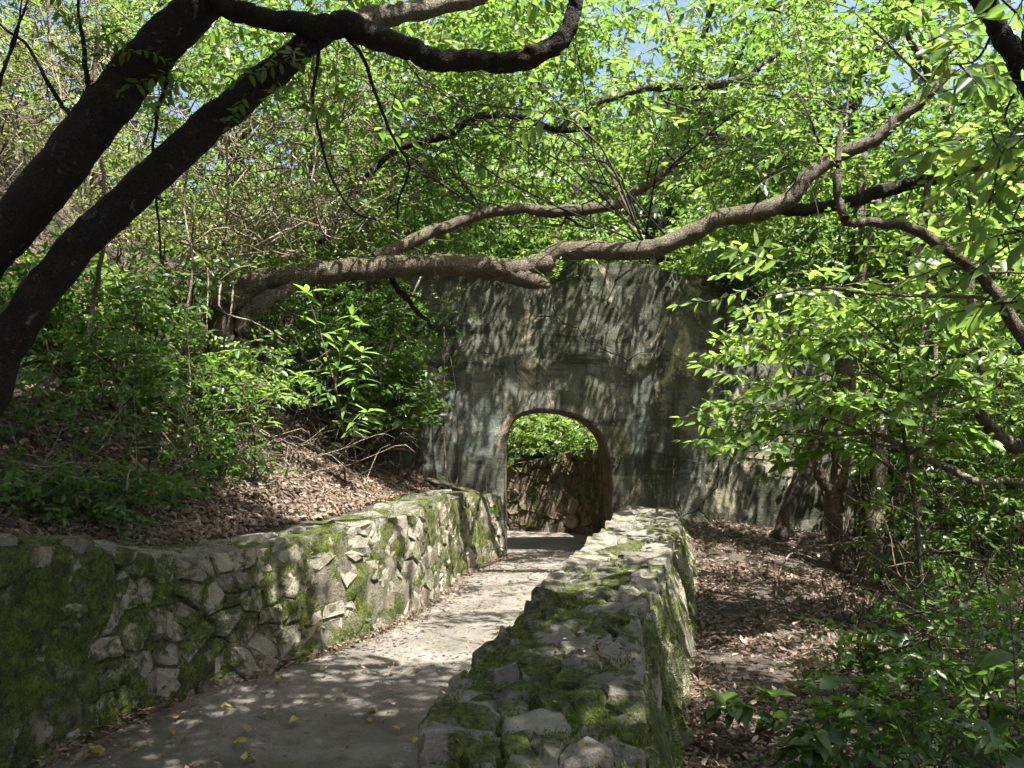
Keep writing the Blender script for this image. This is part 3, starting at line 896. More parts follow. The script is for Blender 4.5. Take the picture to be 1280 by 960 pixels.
# ---- where leaves must not hang: over the trodden way, and in the open air in front of the wall
OPEN = [
    ([(565, 700), (548, 600), (520, 520), (535, 410), (600, 365), (700, 372), (720, 322), (845, 330), (885, 420), (880, 560), (930, 640), (1010, 650), (1010, 800), (900, 960), (0, 960), (0, 695), (400, 640)], 10.4),
    ([(262, 430), (275, 370), (310, 340), (480, 298), (640, 300), (720, 285), (820, 288), (950, 235), (1050, 170), (1140, 120), (1165, 150), (1050, 210), (1180, 215), (1180, 240), (1030, 275), (960, 280), (850, 325), (700, 340), (690, 370), (600, 358), (400, 372), (330, 430)], 8.35),
    ([(0, 250), (120, 130), (220, 0), (290, 0), (300, 15), (430, 15), (540, 50), (650, 45), (690, 0), (730, 0), (720, 40), (690, 75), (540, 85), (420, 60), (260, 190), (60, 430), (0, 500)], 4.6),
    ([(560, 230), (830, 205), (830, 245), (780, 262), (640, 275), (540, 305), (520, 290)], 8.6),
]
def open_view(P, keep=0.0, rng=None):
    px, py, d = project(P)
    bad = np.linalg.norm(P - np.array([0, 0, EYE]), axis=1) < 1.3
    for poly, dmax in OPEN:
        bad |= in_poly(px, py, poly) & (d < dmax) & (d > 0.2)
        m = 210.0 / np.maximum(d, 0.5)              # half a spray, in pixels
        for ox, oy in ((m, 0), (-m, 0), (0, m), (0, -m)):
            bad |= in_poly(px + ox, py + oy, poly) & (d < min(dmax, 6.8)) & (d > 0.2)
    return ~bad

SUNNY = [(W(760, 300, 8.35), 0.45, 0.97), (W(840, 290, 8.3), 0.45, 0.97), (W(920, 262, 8.25), 0.45, 0.97), (W(1000, 220, 8.1), 0.45, 0.97), (W(1070, 178, 8.1), 0.45, 0.95), (W(500, 690, 7.6), 0.5, 0.97), (W(455, 720, 6.6), 0.45, 0.97), (W(550, 670, 8.8), 0.45, 0.97), (W(1050, 610, 8.9), 0.6, 0.85), (W(1095, 640, 8.2), 0.6, 0.85), (W(990, 620, 9.9), 0.4, 0.8), ((0.5, 13.3, 0.6), 1.25, 0.93), (W(950, 590, 10.6), 1.0, 0.93), ((0.4, 14.8, 2.2), 1.2, 0.95), (W(1200, 150, 4.0), 1.1, 0.7), (W(1090, 70, 4.6), 0.9, 0.8), (W(1000, 590, 10.6), 0.6, 0.7), (W(890, 600, 10.6), 0.5, 0.6), ((0.9, 13.2, 1.0), 0.9, 0.7), (W(80, 90, 9), 1.3, 0.8), (W(250, 250, 9), 1.2, 0.7), (W(420, 260, 9.5), 1.0, 0.6), (W(1150, 600, 8.5), 0.8, 0.6), (W(410, 450, 7.6), 0.75, 0.9), (W(250, 450, 7.3), 0.5, 0.6), ((3.6, 8.4, 4.6), 1.2, 0.7), ((4.2, 7.0, 3.0), 1.0, 0.7), ((-2.35, 6.6, 1.9), 0.5, 0.8), ((2.7, 6.5, 2.2), 1.0, 0.85), ((2.2, 8.2, 4.0), 0.7, 0.8), ((0.9, 8.4, 3.6), 0.5, 0.9), ((1.6, 8.3, 3.8), 0.5, 0.9), ((0.55, 9.2, 0.2), 0.8, 0.9),
         ((-4.5, 9.5, 4.0), 1.3, 0.75), ((-3.0, 10, 4.5), 1.0, 0.6), ((0.3, 14.5, 2.4), 1.6, 0.85), ((0.6, 10.6, 3.3), 0.7, 0.5), ((1.6, 10.6, 3.5), 0.8, 0.7), ((1.1, 10.6, 2.6), 0.5, 0.75)]
def path_hit(px, py, z):
    d = np.arange(1.5, 11, 0.02); q = np.array([W(px, py, v) for v in d]); i = int(np.argmax(q[:, 2] <= z))
    return tuple(q[i])
FLECKS = [path_hit(px, py, 0.0) for px, py in ((170, 935), (225, 890), (430, 800), (455, 890), (520, 830))]
FLECKS += [path_hit(px, py, 0.68) for px, py in ((725, 808), (640, 935), (700, 860), (800, 940))] + [tuple(W(215, 770, 4.75)), tuple(W(75, 720, 4.0)), tuple(W(803, 840, 4.4)), tuple(W(880, 955, 3.9)), tuple(W(950, 900, 4.3))]
def sun_gaps(P, rng):
    """gaps in the canopy where the photograph shows sunlit ground"""
    k = (P[:, 2] - 0.5) / SUN[2]
    Lx = P[:, 0] - SUN[0] * k; Ly = P[:, 1] - SUN[1] * k
    pr = np.zeros(len(P))
    xl = lw_x(Ly); rr = np.interp(Ly, RW_Y, RW_R)
    up = P[:, 2] > 1.9
    pr = np.where((Ly > 5.5) & (Ly < 10.3) & (Lx > xl - 0.75) & (Lx < rr - 0.02), np.where((np.abs(Ly - 7.15 - 0.1 * Lx) < 0.11) | (np.abs(Ly - 8.5) < 0.13) | (np.abs(Ly - 9.5) < 0.12), 0.45, 0.94), pr)
    rl = np.interp(Ly, RW_Y, RW_L)
    pr = np.where((Ly > 4.2) & (Ly <= 5.5) & (Lx > rl) & (Lx < rr), 0.82, pr)
    pr = np.where((Ly > 2.2) & (Ly <= 4.2) & (Lx > rl) & (Lx < rr), 0.35, pr)
    pr = np.where((Ly > 4.7) & (Ly <= 5.5) & (Lx < rl) & (Lx > xl), 0.55, pr)
    pr = np.where((Ly > 6.3) & (Ly < 9.0) & (Lx > xl - 1.9) & (Lx <= xl - 0.75), 0.6, pr)
    pr = np.where((Ly > 5.0) & (Ly < 9.5) & (Lx >= rr) & (Lx < rr + 2.4), 0.86, pr)
    t = (WALL_Y - P[:, 1]) / (-SUN[1])
    zh = P[:, 2] - SUN[2] * t; xh = P[:, 0] - SUN[0] * t
    onwall = (t > 0) & (zh > 0.2) & (zh < 4.2) & (xh > -1.6) & (xh < 4.0)
    pr = np.where(onwall, np.maximum(pr, 0.12), pr)
    for c, r, q in SUNNY:
        dv = P - np.array(c); tt = dv @ SUN
        dd = np.linalg.norm(dv - tt[:, None] * SUN, axis=1)
        pr = np.where((tt > 0.5) & (dd < r), np.maximum(pr, q), pr)
    for fx, fy, fz in FLECKS:                       # small holes that let single patches of sun through
        k2 = (P[:, 2] - fz) / SUN[2]
        pr = np.where((P[:, 2] > 3.5) & (np.hypot(P[:, 0] - SUN[0] * k2 - fx, P[:, 1] - SUN[1] * k2 - fy) < 0.27), 1.0, pr)
    return ~((rng.random(len(P)) < pr) & up)

def clumps(rng, centre, radii, n_clump, per, spread=0.32, shell=0.35):
    c = rng.normal(0, 1, (n_clump, 3)); c /= np.linalg.norm(c, axis=1)[:, None]
    r = rng.uniform(shell, 1.0, n_clump) ** 0.6
    cc = np.array(centre) + c * r[:, None] * np.array(radii)
    m = max(1, int(per))
    p = (cc[:, None] + rng.normal(0, 1, (n_clump, m, 3)) * spread * np.array([1, 1, 0.62])).reshape(-1, 3)
    az = np.arctan2(p[:, 1] - np.repeat(cc[:, 1], m), p[:, 0] - np.repeat(cc[:, 0], m))
    return cc, p, az

def add_crown(parent, rng, ells, kind, mat, name="crown", scale=(0.75, 1.25), gaps=True, above=True, pitch=(-0.12, 0.35), clear=True, spread=0.32):
    PP, AZ, CC = [], [], []
    for centre, radii, nc, per in ells:
        cc, p, az = clumps(rng, centre, radii, nc, per, spread)
        PP.append(p); AZ.append(az); CC.append(cc)
    P = np.vstack(PP); AZ = np.concatenate(AZ); CC = np.vstack(CC)
    ok = np.ones(len(P), bool)
    if clear: ok &= open_view(P)
    if gaps: ok &= sun_gaps(P, rng)
    if above: ok &= P[:, 2] > ground_z(P[:, 0], P[:, 1]) + 0.05
    inwall = (P[:, 1] > WALL_Y - 0.12) & (P[:, 1] < WALL_Y + WALL_T + 0.1) & (P[:, 0] > LEFT_END) & (P[:, 0] < RIGHT_END) & (P[:, 2] < wall_top(P[:, 0]) + 0.1)
    ok &= ~inwall
    P, AZ = P[ok], AZ[ok]
    if not len(P): return None, CC
    me = foliage_mesh(name, P, kind, rng, [mat, M['twig']], AZ, scale, pitch)
    o = obj(name, me)
    tag(rebase(o, parent), kind="stuff")
    okc = open_view(CC) if clear else np.ones(len(CC), bool)
    return o, CC[okc]

def branchy(parent, rng, trunk_pts, targets, mat, r0=0.02, limit=14, name="branch"):
    """side branches from the trunk polyline to some of the leaf clumps"""
    trunk = catmull(trunk_pts, 40)
    if len(targets) > limit: targets = targets[rng.choice(len(targets), limit, replace=False)]
    for k, t in enumerate(targets):
        d = np.linalg.norm(trunk - t, axis=1) + 0.5 * np.maximum(trunk[:, 2] - t[2], 0)
        i = int(np.clip(np.argmin(d) + rng.integers(-9, 10), 2, 38)); a = trunk[i]
        Ln = np.linalg.norm(t - a)
        if Ln < 0.15: continue
        m1 = a + (t - a) * 0.35 + rng.normal(0, 0.10, 3) * Ln + np.array([0, 0, 0.08 * Ln])
        m2 = a + (t - a) * 0.7 + rng.normal(0, 0.08, 3) * Ln + np.array([0, 0, 0.05 * Ln])
        tube(name, [a, m1, m2, t], [r0, r0 * 0.75, r0 * 0.5, r0 * 0.2], mat, parent, 5, 12, 0.05, k, 0.25)

def stems(parent, rng, root, targets, mat, r0=0.014, limit=6, name="stem"):
    if len(targets) > limit: targets = targets[rng.choice(len(targets), limit, replace=False)]
    for k, t in enumerate(targets):
        a = np.array(root) + np.r_[rng.normal(0, 0.05, 2), -0.06]
        Ln = np.linalg.norm(t - a)
        m1 = a + (t - a) * 0.3 + rng.normal(0, 0.09, 3) * Ln; m2 = a + (t - a) * 0.65 + rng.normal(0, 0.08, 3) * Ln + np.array([0, 0, 0.08 * Ln])
        tube(name, [a, m1, m2, t], [r0, r0 * 0.8, r0 * 0.6, r0 * 0.3], mat, parent, 5, 14, 0.05, k, 0.3)

def on_ground(x, y, dz=-0.04):
    return np.array([x, y, float(ground_z(np.array(x), np.array(y))) + dz])

# ------------------------------------------------------------------ the dark double-stemmed tree in the left foreground
R = rgen(21)
DT = 4.3
base = on_ground(-4.35, 4.1)
dark = thing("leaning_tree", base, "dark double-stemmed tree leaning over the path from the left bank", "tree")
A_top = W(262, -12, DT)
pa = [base, W(-110, 440, DT), W(-30, 345, DT), W(40, 262, DT), W(105, 172, DT), W(155, 103, DT), W(205, 45, DT), A_top, W(300, -110, DT), W(330, -260, DT + 0.2)]
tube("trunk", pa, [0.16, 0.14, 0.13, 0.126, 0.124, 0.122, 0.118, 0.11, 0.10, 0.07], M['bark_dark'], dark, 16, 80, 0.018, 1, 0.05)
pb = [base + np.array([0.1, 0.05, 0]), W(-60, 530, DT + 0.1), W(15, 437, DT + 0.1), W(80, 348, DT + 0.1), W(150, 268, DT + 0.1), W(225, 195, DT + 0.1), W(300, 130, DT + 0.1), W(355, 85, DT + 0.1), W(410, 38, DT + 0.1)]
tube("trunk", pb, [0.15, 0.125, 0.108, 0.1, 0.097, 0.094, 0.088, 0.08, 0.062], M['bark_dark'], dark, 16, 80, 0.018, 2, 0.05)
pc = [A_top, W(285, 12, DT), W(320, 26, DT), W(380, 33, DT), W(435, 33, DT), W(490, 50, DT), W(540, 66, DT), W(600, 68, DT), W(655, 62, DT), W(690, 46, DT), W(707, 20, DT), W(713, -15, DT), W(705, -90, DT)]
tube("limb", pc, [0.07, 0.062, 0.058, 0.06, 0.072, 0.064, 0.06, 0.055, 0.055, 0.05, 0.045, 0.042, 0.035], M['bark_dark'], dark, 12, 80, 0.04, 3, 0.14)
tube("broken_stub", [W(655, 62, DT), W(680, 65, DT), W(694, 66, DT)], [0.035, 0.026, 0.016], M['bark_dark'], dark, 8, 8, 0.08, 4)
pd = [W(395, 40, DT + 0.25), W(450, 26, DT + 0.5), W(520, 14, DT + 0.7), W(600, -4, DT + 0.9), W(680, -50, DT + 1.1)]
tube("limb", pd, [0.07, 0.075, 0.07, 0.06, 0.05], M['bark_pale'], dark, 10, 40, 0.04, 5, 0.1)
for k, (pts_, r_) in enumerate([
        ([(430, 40), (452, 70), (470, 120), (490, 170), (512, 210), (500, 250), (497, 275)], 0.010),
        ([(400, 60), (392, 120), (402, 175), (412, 220), (440, 262), (470, 275)], 0.009),
        ([(215, 68), (205, 110), (195, 160), (190, 200)], 0.012),
        ([(95, 150), (70, 120), (40, 60), (0, 30)], 0.012),
        ([(110, 130), (105, 70), (100, 30), (98, -10)], 0.012),
        ([(196, 245), (200, 290), (203, 330), (206, 300)], 0.006),
        ([(0, 110), (15, 55), (35, 0)], 0.009), ([(5, 80), (22, 40), (28, -10)], 0.007)]):
    p3 = [W(x, y, DT + 0.05 * (k % 3)) for x, y in pts_]
    tube("branch", p3, np.linspace(r_ * 1.25, r_ * 0.6, len(p3)), M['bark_dark'], dark, 6, None, 0.06, k + 9, 0.35)
_, cc = add_crown(dark, R, [((-2.9, 2.3, 6.6), (3.2, 3.2, 1.5), 105, 24), ((0.4, 1.3, 6.4), (2.2, 2.6, 1.2), 96, 24)], 'roof', M['leaf'], scale=(0.9, 1.3))
branchy(dark, R, pa, cc[cc[:, 0] < 0], M['bark_dark'], 0.035, 16)
# few leaves that sit on the dark stems themselves
tw = np.array([W(x, y, DT - 0.15) for x, y in ((180, 60), (165, 75), (320, 110), (350, 100), (235, 90), (360, 120), (340, 85), (85, 30), (140, 20), (120, 10), (390, 70), (420, 85), (100, 60))])
tw = np.repeat(tw, 2, 0) + R.normal(0, 0.06, (len(tw) * 2, 3))
o = obj("foliage", foliage_mesh("foliage", tw, 'mid', R, [M['leaf'], M['twig']], None, (0.5, 0.8)))
tag(rebase(o, dark), kind="stuff")

# ------------------------------------------------------------------ the tree whose limb reaches across in front of the arched wall
R = rgen(22)
root = on_ground(-2.75, 7.75)
over = thing("overhanging_tree", root, "brown tree whose long bare limb stretches across above the arch", "tree")
d0 = 7.9
pe = [root, W(280, 405, 7.75), W(302, 378, 7.8), W(330, 357, 7.85), (W(372, 346, d0)), W(430, 339, d0 + 0.1), W(500, 331, d0 + 0.15), W(560, 328, d0 + 0.25), W(605, 331, d0 + 0.3), W(640, 337, d0 + 0.33), W(668, 332, d0 + 0.38), W(690, 320, d0 + 0.42), W(714, 309, d0 + 0.45), W(745, 305, d0 + 0.45), W(785, 309, d0 + 0.45), W(822, 304, d0 + 0.42), W(860, 290, d0 + 0.4), W(900, 270, d0 + 0.35), W(950, 257, d0 + 0.3), W(985, 243, d0 + 0.25), W(1012, 215, d0 + 0.2), W(1040, 194, d0 + 0.2), W(1082, 174, d0 + 0.15), W(1120, 150, d0 + 0.1), W(1152, 128, d0), W(1190, 90, d0 - 0.1)]
re_ = 0.92 * np.array([20, 19, 18, 17, 16, 15.5, 15.5, 15.5, 15.5, 15.5, 15.5, 15, 14.5, 13.5, 13, 13, 13, 12.5, 13, 12, 10.5, 10.5, 9.5, 8.5, 7, 4]) / 1000 * 8.1
tube("trunk", pe, re_, M['bark_brown'], over, 18, 190, 0.03, 1, 0.07)
tube("broken_stub", [W(596, 331, d0 + 0.28), W(630, 339, d0 + 0.28), W(658, 349, d0 + 0.26), W(676, 354, d0 + 0.24), W(688, 358, d0 + 0.22)], [0.115, 0.115, 0.09, 0.06, 0.02], M['bark_brown'], over, 14, 26, 0.07, 2)
tube("root_stem", [W(378, 350, d0), W(345, 366, d0 - 0.05), W(320, 385, d0 - 0.1), W(306, 410, d0 - 0.12), on_ground(-2.62, 7.7)], [0.07, 0.08, 0.085, 0.085, 0.09], M['bark_pale'], over, 10, 30, 0.04, 3, 0.1)
for k, (kx, ky, kd, kr) in enumerate(((455, 327, 7.95, 0.04), (905, 262, 8.2, 0.04), (820, 313, 8.25, 0.04))):
    c_ = W(kx, ky, kd + 0.02); up_ = np.array([0.02 * (-1) ** k, -0.03, 0.05 if ky < 316 else -0.04])
    tube("knot", [c_ - up_ * 1.2, c_, c_ + up_ * 0.5, c_ + up_ * 0.9], [kr * 1.5, kr * 1.15, kr * 0.8, kr * 0.45], M['bark_brown'], over, 8, 8, 0.12, 70 + k)
pf = [W(470, 326, d0 + 0.2), W(530, 296, d0 + 0.5), W(590, 270, d0 + 0.7), W(640, 259, d0 + 0.8), W(700, 261, d0 + 0.9), W(750, 256, d0 + 0.95), W(780, 250, d0 + 1), W(800, 233, d0 + 1), W(822, 220, d0 + 1), W(850, 200, d0 + 1)]
tube("limb", pf, np.array([9, 8, 7.5, 7, 7, 7, 6.5, 5.5, 5, 3]) / 1000 * 8.8, M['bark_brown'], over, 10, 60, 0.05, 4, 0.16)
tube("limb", [W(950, 260, d0 + 0.3), W(1000, 262, d0 + 0.35), W(1030, 258, d0 + 0.4), W(1080, 250, d0 + 0.4), W(1120, 236, d0 + 0.4), W(1175, 222, d0 + 0.3), W(1230, 205, d0 + 0.2)], np.array([9, 8, 7.5, 8, 9, 7, 4]) / 1000 * 8.2, M['bark_dark'], over, 10, 44, 0.05, 5, 0.12)
tube("limb", [W(400, 300, d0 + 0.9), W(440, 240, d0 + 1.6), W(490, 190, d0 + 1.6), W(560, 172, d0 + 1.6), W(590, 150, d0 + 1.6), W(640, 142, d0 + 1.6), W(690, 158, d0 + 1.6), W(740, 160, d0 + 1.7)], np.array([4, 4, 4.5, 5, 5, 5, 4.5, 3]) / 1000 * 9.3, M['bark_dark'], over, 9, 50, 0.05, 6, 0.2)
tube("limb", [W(700, 160, d0 + 1.6), W(740, 130, d0 + 1.6), W(790, 112, d0 + 1.5), W(850, 105, d0 + 1.5), W(910, 100, d0 + 1.4), W(942, 86, d0 + 1.4), W(975, 66, d0 + 1.4)], np.array([4, 5, 5.5, 6, 5.5, 4.5, 2.5]) / 1000 * 9.4, M['bark_brown'], over, 9, 44, 0.06, 7, 0.25)
for k, (pts_, r_) in enumerate([
        ([(488, 342), (503, 365), (518, 385), (532, 402), (540, 410)], 0.03), ([(505, 368), (530, 374), (555, 378)], 0.012), ([(690, 318), (698, 290), (712, 268), (725, 262)], 0.022),
        ([(735, 225), (760, 232), (790, 250), (770, 262)], 0.012), ([(560, 215), (600, 235), (640, 225), (690, 200)], 0.012), ([(480, 180), (520, 200), (545, 225), (600, 262)], 0.012),
        ([(840, 130), (880, 122), (930, 118), (975, 120)], 0.012), ([(830, 125), (880, 140), (920, 130)], 0.01), ([(1045, 190), (1052, 160), (1062, 120), (1066, 60)], 0.012), ([(1032, 195), (1005, 130), (975, 90)], 0.012),
        ([(860, 112), (900, 135), (940, 150)], 0.009), ([(910, 100), (960, 105), (1000, 92)], 0.009), ([(700, 262), (730, 285), (750, 280)], 0.014)]):
    p3 = [W(x, y, d0 + 0.35 + 0.9 * (y < 300 and x < 1000)) for x, y in pts_]
    tube("branch", p3, np.linspace(r_ * 1.2, r_ * 0.5, len(p3)), M['bark_brown'] if k % 3 else M['bark_dark'], over, 6, None, 0.07, k + 40, 0.4)
_, cc = add_crown(over, R, [((1.2, 9.3, 6.6), (3.2, 2.0, 1.1), 46, 20), ((-1.0, 10.2, 6.0), (2.2, 1.6, 1.0), 26, 18), ((3.4, 8.5, 5.2), (1.3, 1.2, 0.8), 26, 20), ((2.2, 9.6, 4.9), (1.2, 0.8, 0.5), 12, 16), ((2.2, 10.6, 7.2), (2.4, 1.2, 0.6), 30, 16), ((-0.6, 11.0, 7.4), (1.8, 1.2, 0.6), 20, 16), ((-0.6, 7.0, 5.8), (1.5, 0.6, 0.45), 12, 16), ((-2.0, 7.2, 5.6), (0.9, 0.6, 0.5), 9, 14)], 'mid', M['leaf'])
# larger backlit leaves that hang in front of the finer ones
P = []
for (px, py, d, r, n) in ((500, 130, 6.6, 0.36, 16), (530, 185, 6.8, 0.30, 12), (470, 215, 6.9, 0.28, 9), (600, 20, 6.6, 0.45, 18), (760, 40, 6.6, 0.5, 26), (830, 30, 6.4, 0.45, 24), (800, 120, 7.2, 0.36, 14), (860, 160, 7.4, 0.34, 12), (900, 50, 6.4, 0.42, 22), (720, 180, 7.6, 0.34, 10), (960, 100, 6.8, 0.4, 18), (640, 120, 7.6, 0.4, 10), (1040, 300, 7.2, 0.3, 10), (930, 190, 7.4, 0.35, 14), (300, 60, 7.0, 0.4, 14), (420, 90, 7.2, 0.4, 14)):
    P.append(W(px, py, d) + R.normal(0, 1, (n, 3)) * r * np.array([1, 1, 0.7]))
P = np.vstack(P); P = P[open_view(P) & sun_gaps(P, R)]
tag(rebase(obj("foliage", foliage_mesh("foliage", P, 'large', R, [M['leaf'], M['twig']], None, (0.7, 1.15), (-0.2, 0.3))), over), "larger backlit leaves under the crown", kind="stuff")
branchy(over, R, pe[14:], P[R.choice(len(P), 12)], M['bark_dark'], 0.010, 12)
branchy(over, R, pf[2:], P[R.choice(len(P), 10)], M['bark_dark'], 0.008, 10)
branchy(over, R, pe[14:], cc, M['bark_brown'], 0.014, 6)
branchy(over, R, pf[2:], cc, M['bark_dark'], 0.012, 6)

# ------------------------------------------------------------------ the slim tree at the top right and the arching branch
R = rgen(23)
rt = on_ground(3.55, 3.4)
slim = thing("slim_tree", rt, "slim dark tree at the right edge with a bent bare branch", "tree")
ps = [rt, np.array([3.5, 3.5, 1.4]), W(1345, 250, 4.0), W(1290, 112, 4.0), W(1262, 66, 4.0), W(1238, 28, 4.0), W(1214, -8, 4.0), W(1180, -90, 4.0), W(1120, -250, 4.0)]
tube("trunk", ps, [0.085, 0.075, 0.066, 0.058, 0.054, 0.05, 0.047, 0.04, 0.03], M['bark_dark'], slim, 12, 60, 0.04, 1, 0.12)
_, cc = add_crown(slim, R, [((4.0, 1.6, 6.3), (2.8, 2.8, 1.4), 105, 24), ((2.4, 5.0, 6.4), (2.0, 1.4, 0.9), 14, 16), ((5.5, 6.0, 6.5), (2.0, 2.0, 1.2), 12, 16)], 'roof', M['deep'], scale=(0.9, 1.3))
branchy(slim, R, ps[3:], cc, M['bark_dark'], 0.022, 14)
# low hanging large-leaved sprays that show dark and translucent against the light
for kind_, mat_, spots in (('mid', 'leaf', ((1150, 60, 4.8, 0.36, 26), (1080, 90, 5.2, 0.36, 24), (1110, 30, 5.0, 0.4, 26), (1030, 30, 5.4, 0.42, 24), (960, 20, 5.8, 0.4, 16), (1190, 110, 4.8, 0.36, 22), (1130, 200, 5.4, 0.25, 12))),
                           ('large', 'leaf', ((1230, 60, 3.9, 0.30, 14), (1210, 180, 4.2, 0.32, 16), (1255, 240, 3.9, 0.30, 16), (1240, 330, 4.0, 0.22, 9), (1268, 150, 3.6, 0.25, 10)))):
    P = []
    for (px, py, d, r, n) in spots:
        c = W(px, py, d); P.append(c + R.normal(0, 1, (n, 3)) * r * np.array([1, 1, 0.7]))
    P = np.vstack(P); P = P[open_view(P) & sun_gaps(P, R)]
    tag(rebase(obj("foliage", foliage_mesh("foliage", P, kind_, R, [M[mat_], M['twig']], None, (0.7, 1.1), (-0.2, 0.3))), slim), "translucent leaves hanging low", kind="stuff")
branchy(slim, R, ps[2:], P[R.choice(len(P), 14)], M['bark_dark'], 0.008, 14)

arch_pts = [(1330, 520), (1284, 432), (1245, 374), (1203, 332), (1152, 296), (1102, 281), (1056, 281), (1047, 262), (1041, 222), (1044, 190), (1052, 150)]
ar = on_ground(4.6, 5.5)
arching = thing("arching_sapling", ar, "thin sapling bending left in an angular arch below the limb", "tree")
pr_ = [ar, np.array([4.45, 5.6, 1.2])] + [W(x, y, 5.8) for x, y in arch_pts[1:]]
tube("trunk", pr_, np.array([9, 8, 7, 6.5, 6.2, 6, 5.6, 5.2, 5, 4.5, 3.6, 2]) / 1000 * 6.5, M['bark_brown'], arching, 9, 60, 0.06, 1, 0.2)
tube("branch", [W(1256, 388, 5.8), W(1230, 373, 5.85), W(1165, 371, 5.9), W(1100, 370, 5.9), W(1030, 362, 5.9), W(985, 366, 5.9), W(948, 373, 5.9)], [0.016, 0.015, 0.014, 0.014, 0.013, 0.012, 0.006], M['bark_pale'], arching, 7, 40, 0.06, 2, 0.2)
tube("branch", [W(1230, 355, 5.8), W(1200, 336, 5.8), W(1165, 346, 5.9), W(1115, 356, 6.0), W(1080, 352, 6.1)], [0.013, 0.012, 0.010, 0.008, 0.005], M['bark_pale'], arching, 7, 30, 0.06, 3, 0.2)
tube("branch", [W(1215, 340, 5.8), W(1250, 341, 5.7), W(1300, 340, 5.6)], [0.012, 0.011, 0.009], M['bark_pale'], arching, 7, 14, 0.06, 4, 0.2)
_, cc = add_crown(arching, R, [(W(1120, 330, 6.2), (0.7, 0.5, 0.3), 14, 8), (W(1010, 345, 6.6), (0.6, 0.4, 0.25), 14, 8), (W(1200, 280, 6.4), (0.6, 0.5, 0.4), 12, 8), (W(1190, 420, 6.8), (0.6, 0.5, 0.3), 12, 8), (W(1120, 470, 7.0), (0.7, 0.5, 0.4), 14, 8), (W(1010, 430, 7.4), (0.6, 0.5, 0.4), 14, 8)], 'mid', M['fresh'], scale=(1.1, 1.7), spread=0.2)

# ------------------------------------------------------------------ trees against the right end of the arched wall
R = rgen(24)
def pix_tree(name, label, spec, mat, seed, leafy=None, group=None):
    """spec: list of stems, each [(px, py, d), ...] from the ground up with radii in px"""
    first = W(*spec[0][0][0])
    g = on_ground(first[0], first[1])
    t = thing(name, g, label, "tree", group)
    allp = []
    for k, (pts_, rr_) in enumerate(spec):
        p3 = [W(*p) for p in pts_]
        if k == 0: p3[0] = g
        else:
            zz = float(ground_z(np.array(p3[0][0]), np.array(p3[0][1])))
            if p3[0][2] < zz + 0.5: p3[0][2] = zz - 0.05
        rad = np.interp(np.linspace(0, 1, len(p3)), np.linspace(0, 1, len(rr_)), rr_) / 1000 * pts_[0][2]
        tube("trunk" if k == 0 else "stem", p3, rad, mat if k % 2 == 0 else M['bark_brown'], t, 10, 40, 0.05, seed + k, 0.15)
        allp.append(p3)
    return t, allp
t1, a1 = pix_tree("wall_tree", "brown trunk leaning right out of the litter against the wall", [([(976, 647, 10.0), (990, 622, 9.95), (1005, 590, 9.9), (1020, 552, 9.8), (1034, 515, 9.7), (1052, 470, 9.6), (1070, 400, 9.4), (1085, 320, 9.3), (1100, 240, 9.2)], (9.5, 8.5, 7, 5, 3))], M['bark_brown'], 60)
add_crown(t1, R, [((4.4, 9.6, 4.8), (1.2, 0.9, 1.0), 22, 16), ((3.5, 10.2, 4.6), (0.9, 0.5, 0.7), 12, 14)], 'mid', M['leaf'])
t2, a2 = pix_tree("wall_tree", "pale straight trunk with a thin forked stem right of the leaning trunk", [([(1052, 690, 8.9), (1048, 640, 8.9), (1046, 590, 8.9), (1050, 540, 8.9), (1056, 470, 8.8), (1060, 380, 8.8), (1072, 280, 8.7), (1080, 180, 8.7)], (13, 12, 11, 9, 5)), ([(1050, 685, 8.85), (1038, 630, 8.8), (1024, 590, 8.75), (1015, 560, 8.7)], (9, 7, 5))], M['bark_pale'], 70)
add_crown(t2, R, [((4.2, 8.6, 5.4), (1.5, 1.2, 1.1), 32, 16)], 'mid', M['leaf'])
t3, a3 = pix_tree("wall_tree", "slender pale trunk rising left of the dark thicket with several stems", [([(1084, 712, 8.2), (1092, 660, 8.2), (1098, 610, 8.2), (1104, 550, 8.2), (1116, 480, 8.2), (1134, 410, 8.2), (1146, 330, 8.2), (1160, 230, 8.2)], (11, 9, 8.5, 7, 4)), ([(1115, 705, 8.3), (1118, 660, 8.3), (1130, 600, 8.3), (1150, 540, 8.3), (1152, 440, 8.3), (1160, 350, 8.3)], (8, 6, 4, 3)), ([(1120, 712, 8.0), (1128, 690, 8.0), (1150, 640, 8.0), (1165, 560, 8.0), (1170, 420, 8.0)], (10, 6, 5, 3)), ([(1126, 700, 8.1), (1150, 676, 8.1), (1172, 650, 8.1), (1180, 600, 8.1)], (7, 5, 3))], M['bark_pale'], 80)
add_crown(t3, R, [((4.7, 8.2, 4.6), (1.2, 1.0, 0.9), 26, 15), ((4.5, 8.0, 3.2), (0.8, 0.6, 0.6), 12, 12)], 'mid', M['leaf'])
crook = thing("crooked_tree", on_ground(5.2, 7.6), "crooked right-edge tree sending a pale sunlit branch towards the wall", "tree")
pk = [on_ground(5.2, 7.6), W(1330, 640, 7.6), W(1300, 585, 7.5), W(1262, 560, 7.4), W(1236, 534, 7.3), W(1220, 500, 7.3), W(1225, 440, 7.3), W(1210, 380, 7.3), W(1215, 300, 7.3)]
tube("trunk", pk, np.array([14, 13, 12, 11, 9, 7, 6, 5, 3]) / 1000 * 7.4, M['bark_brown'], crook, 10, 60, 0.06, 1, 0.15)
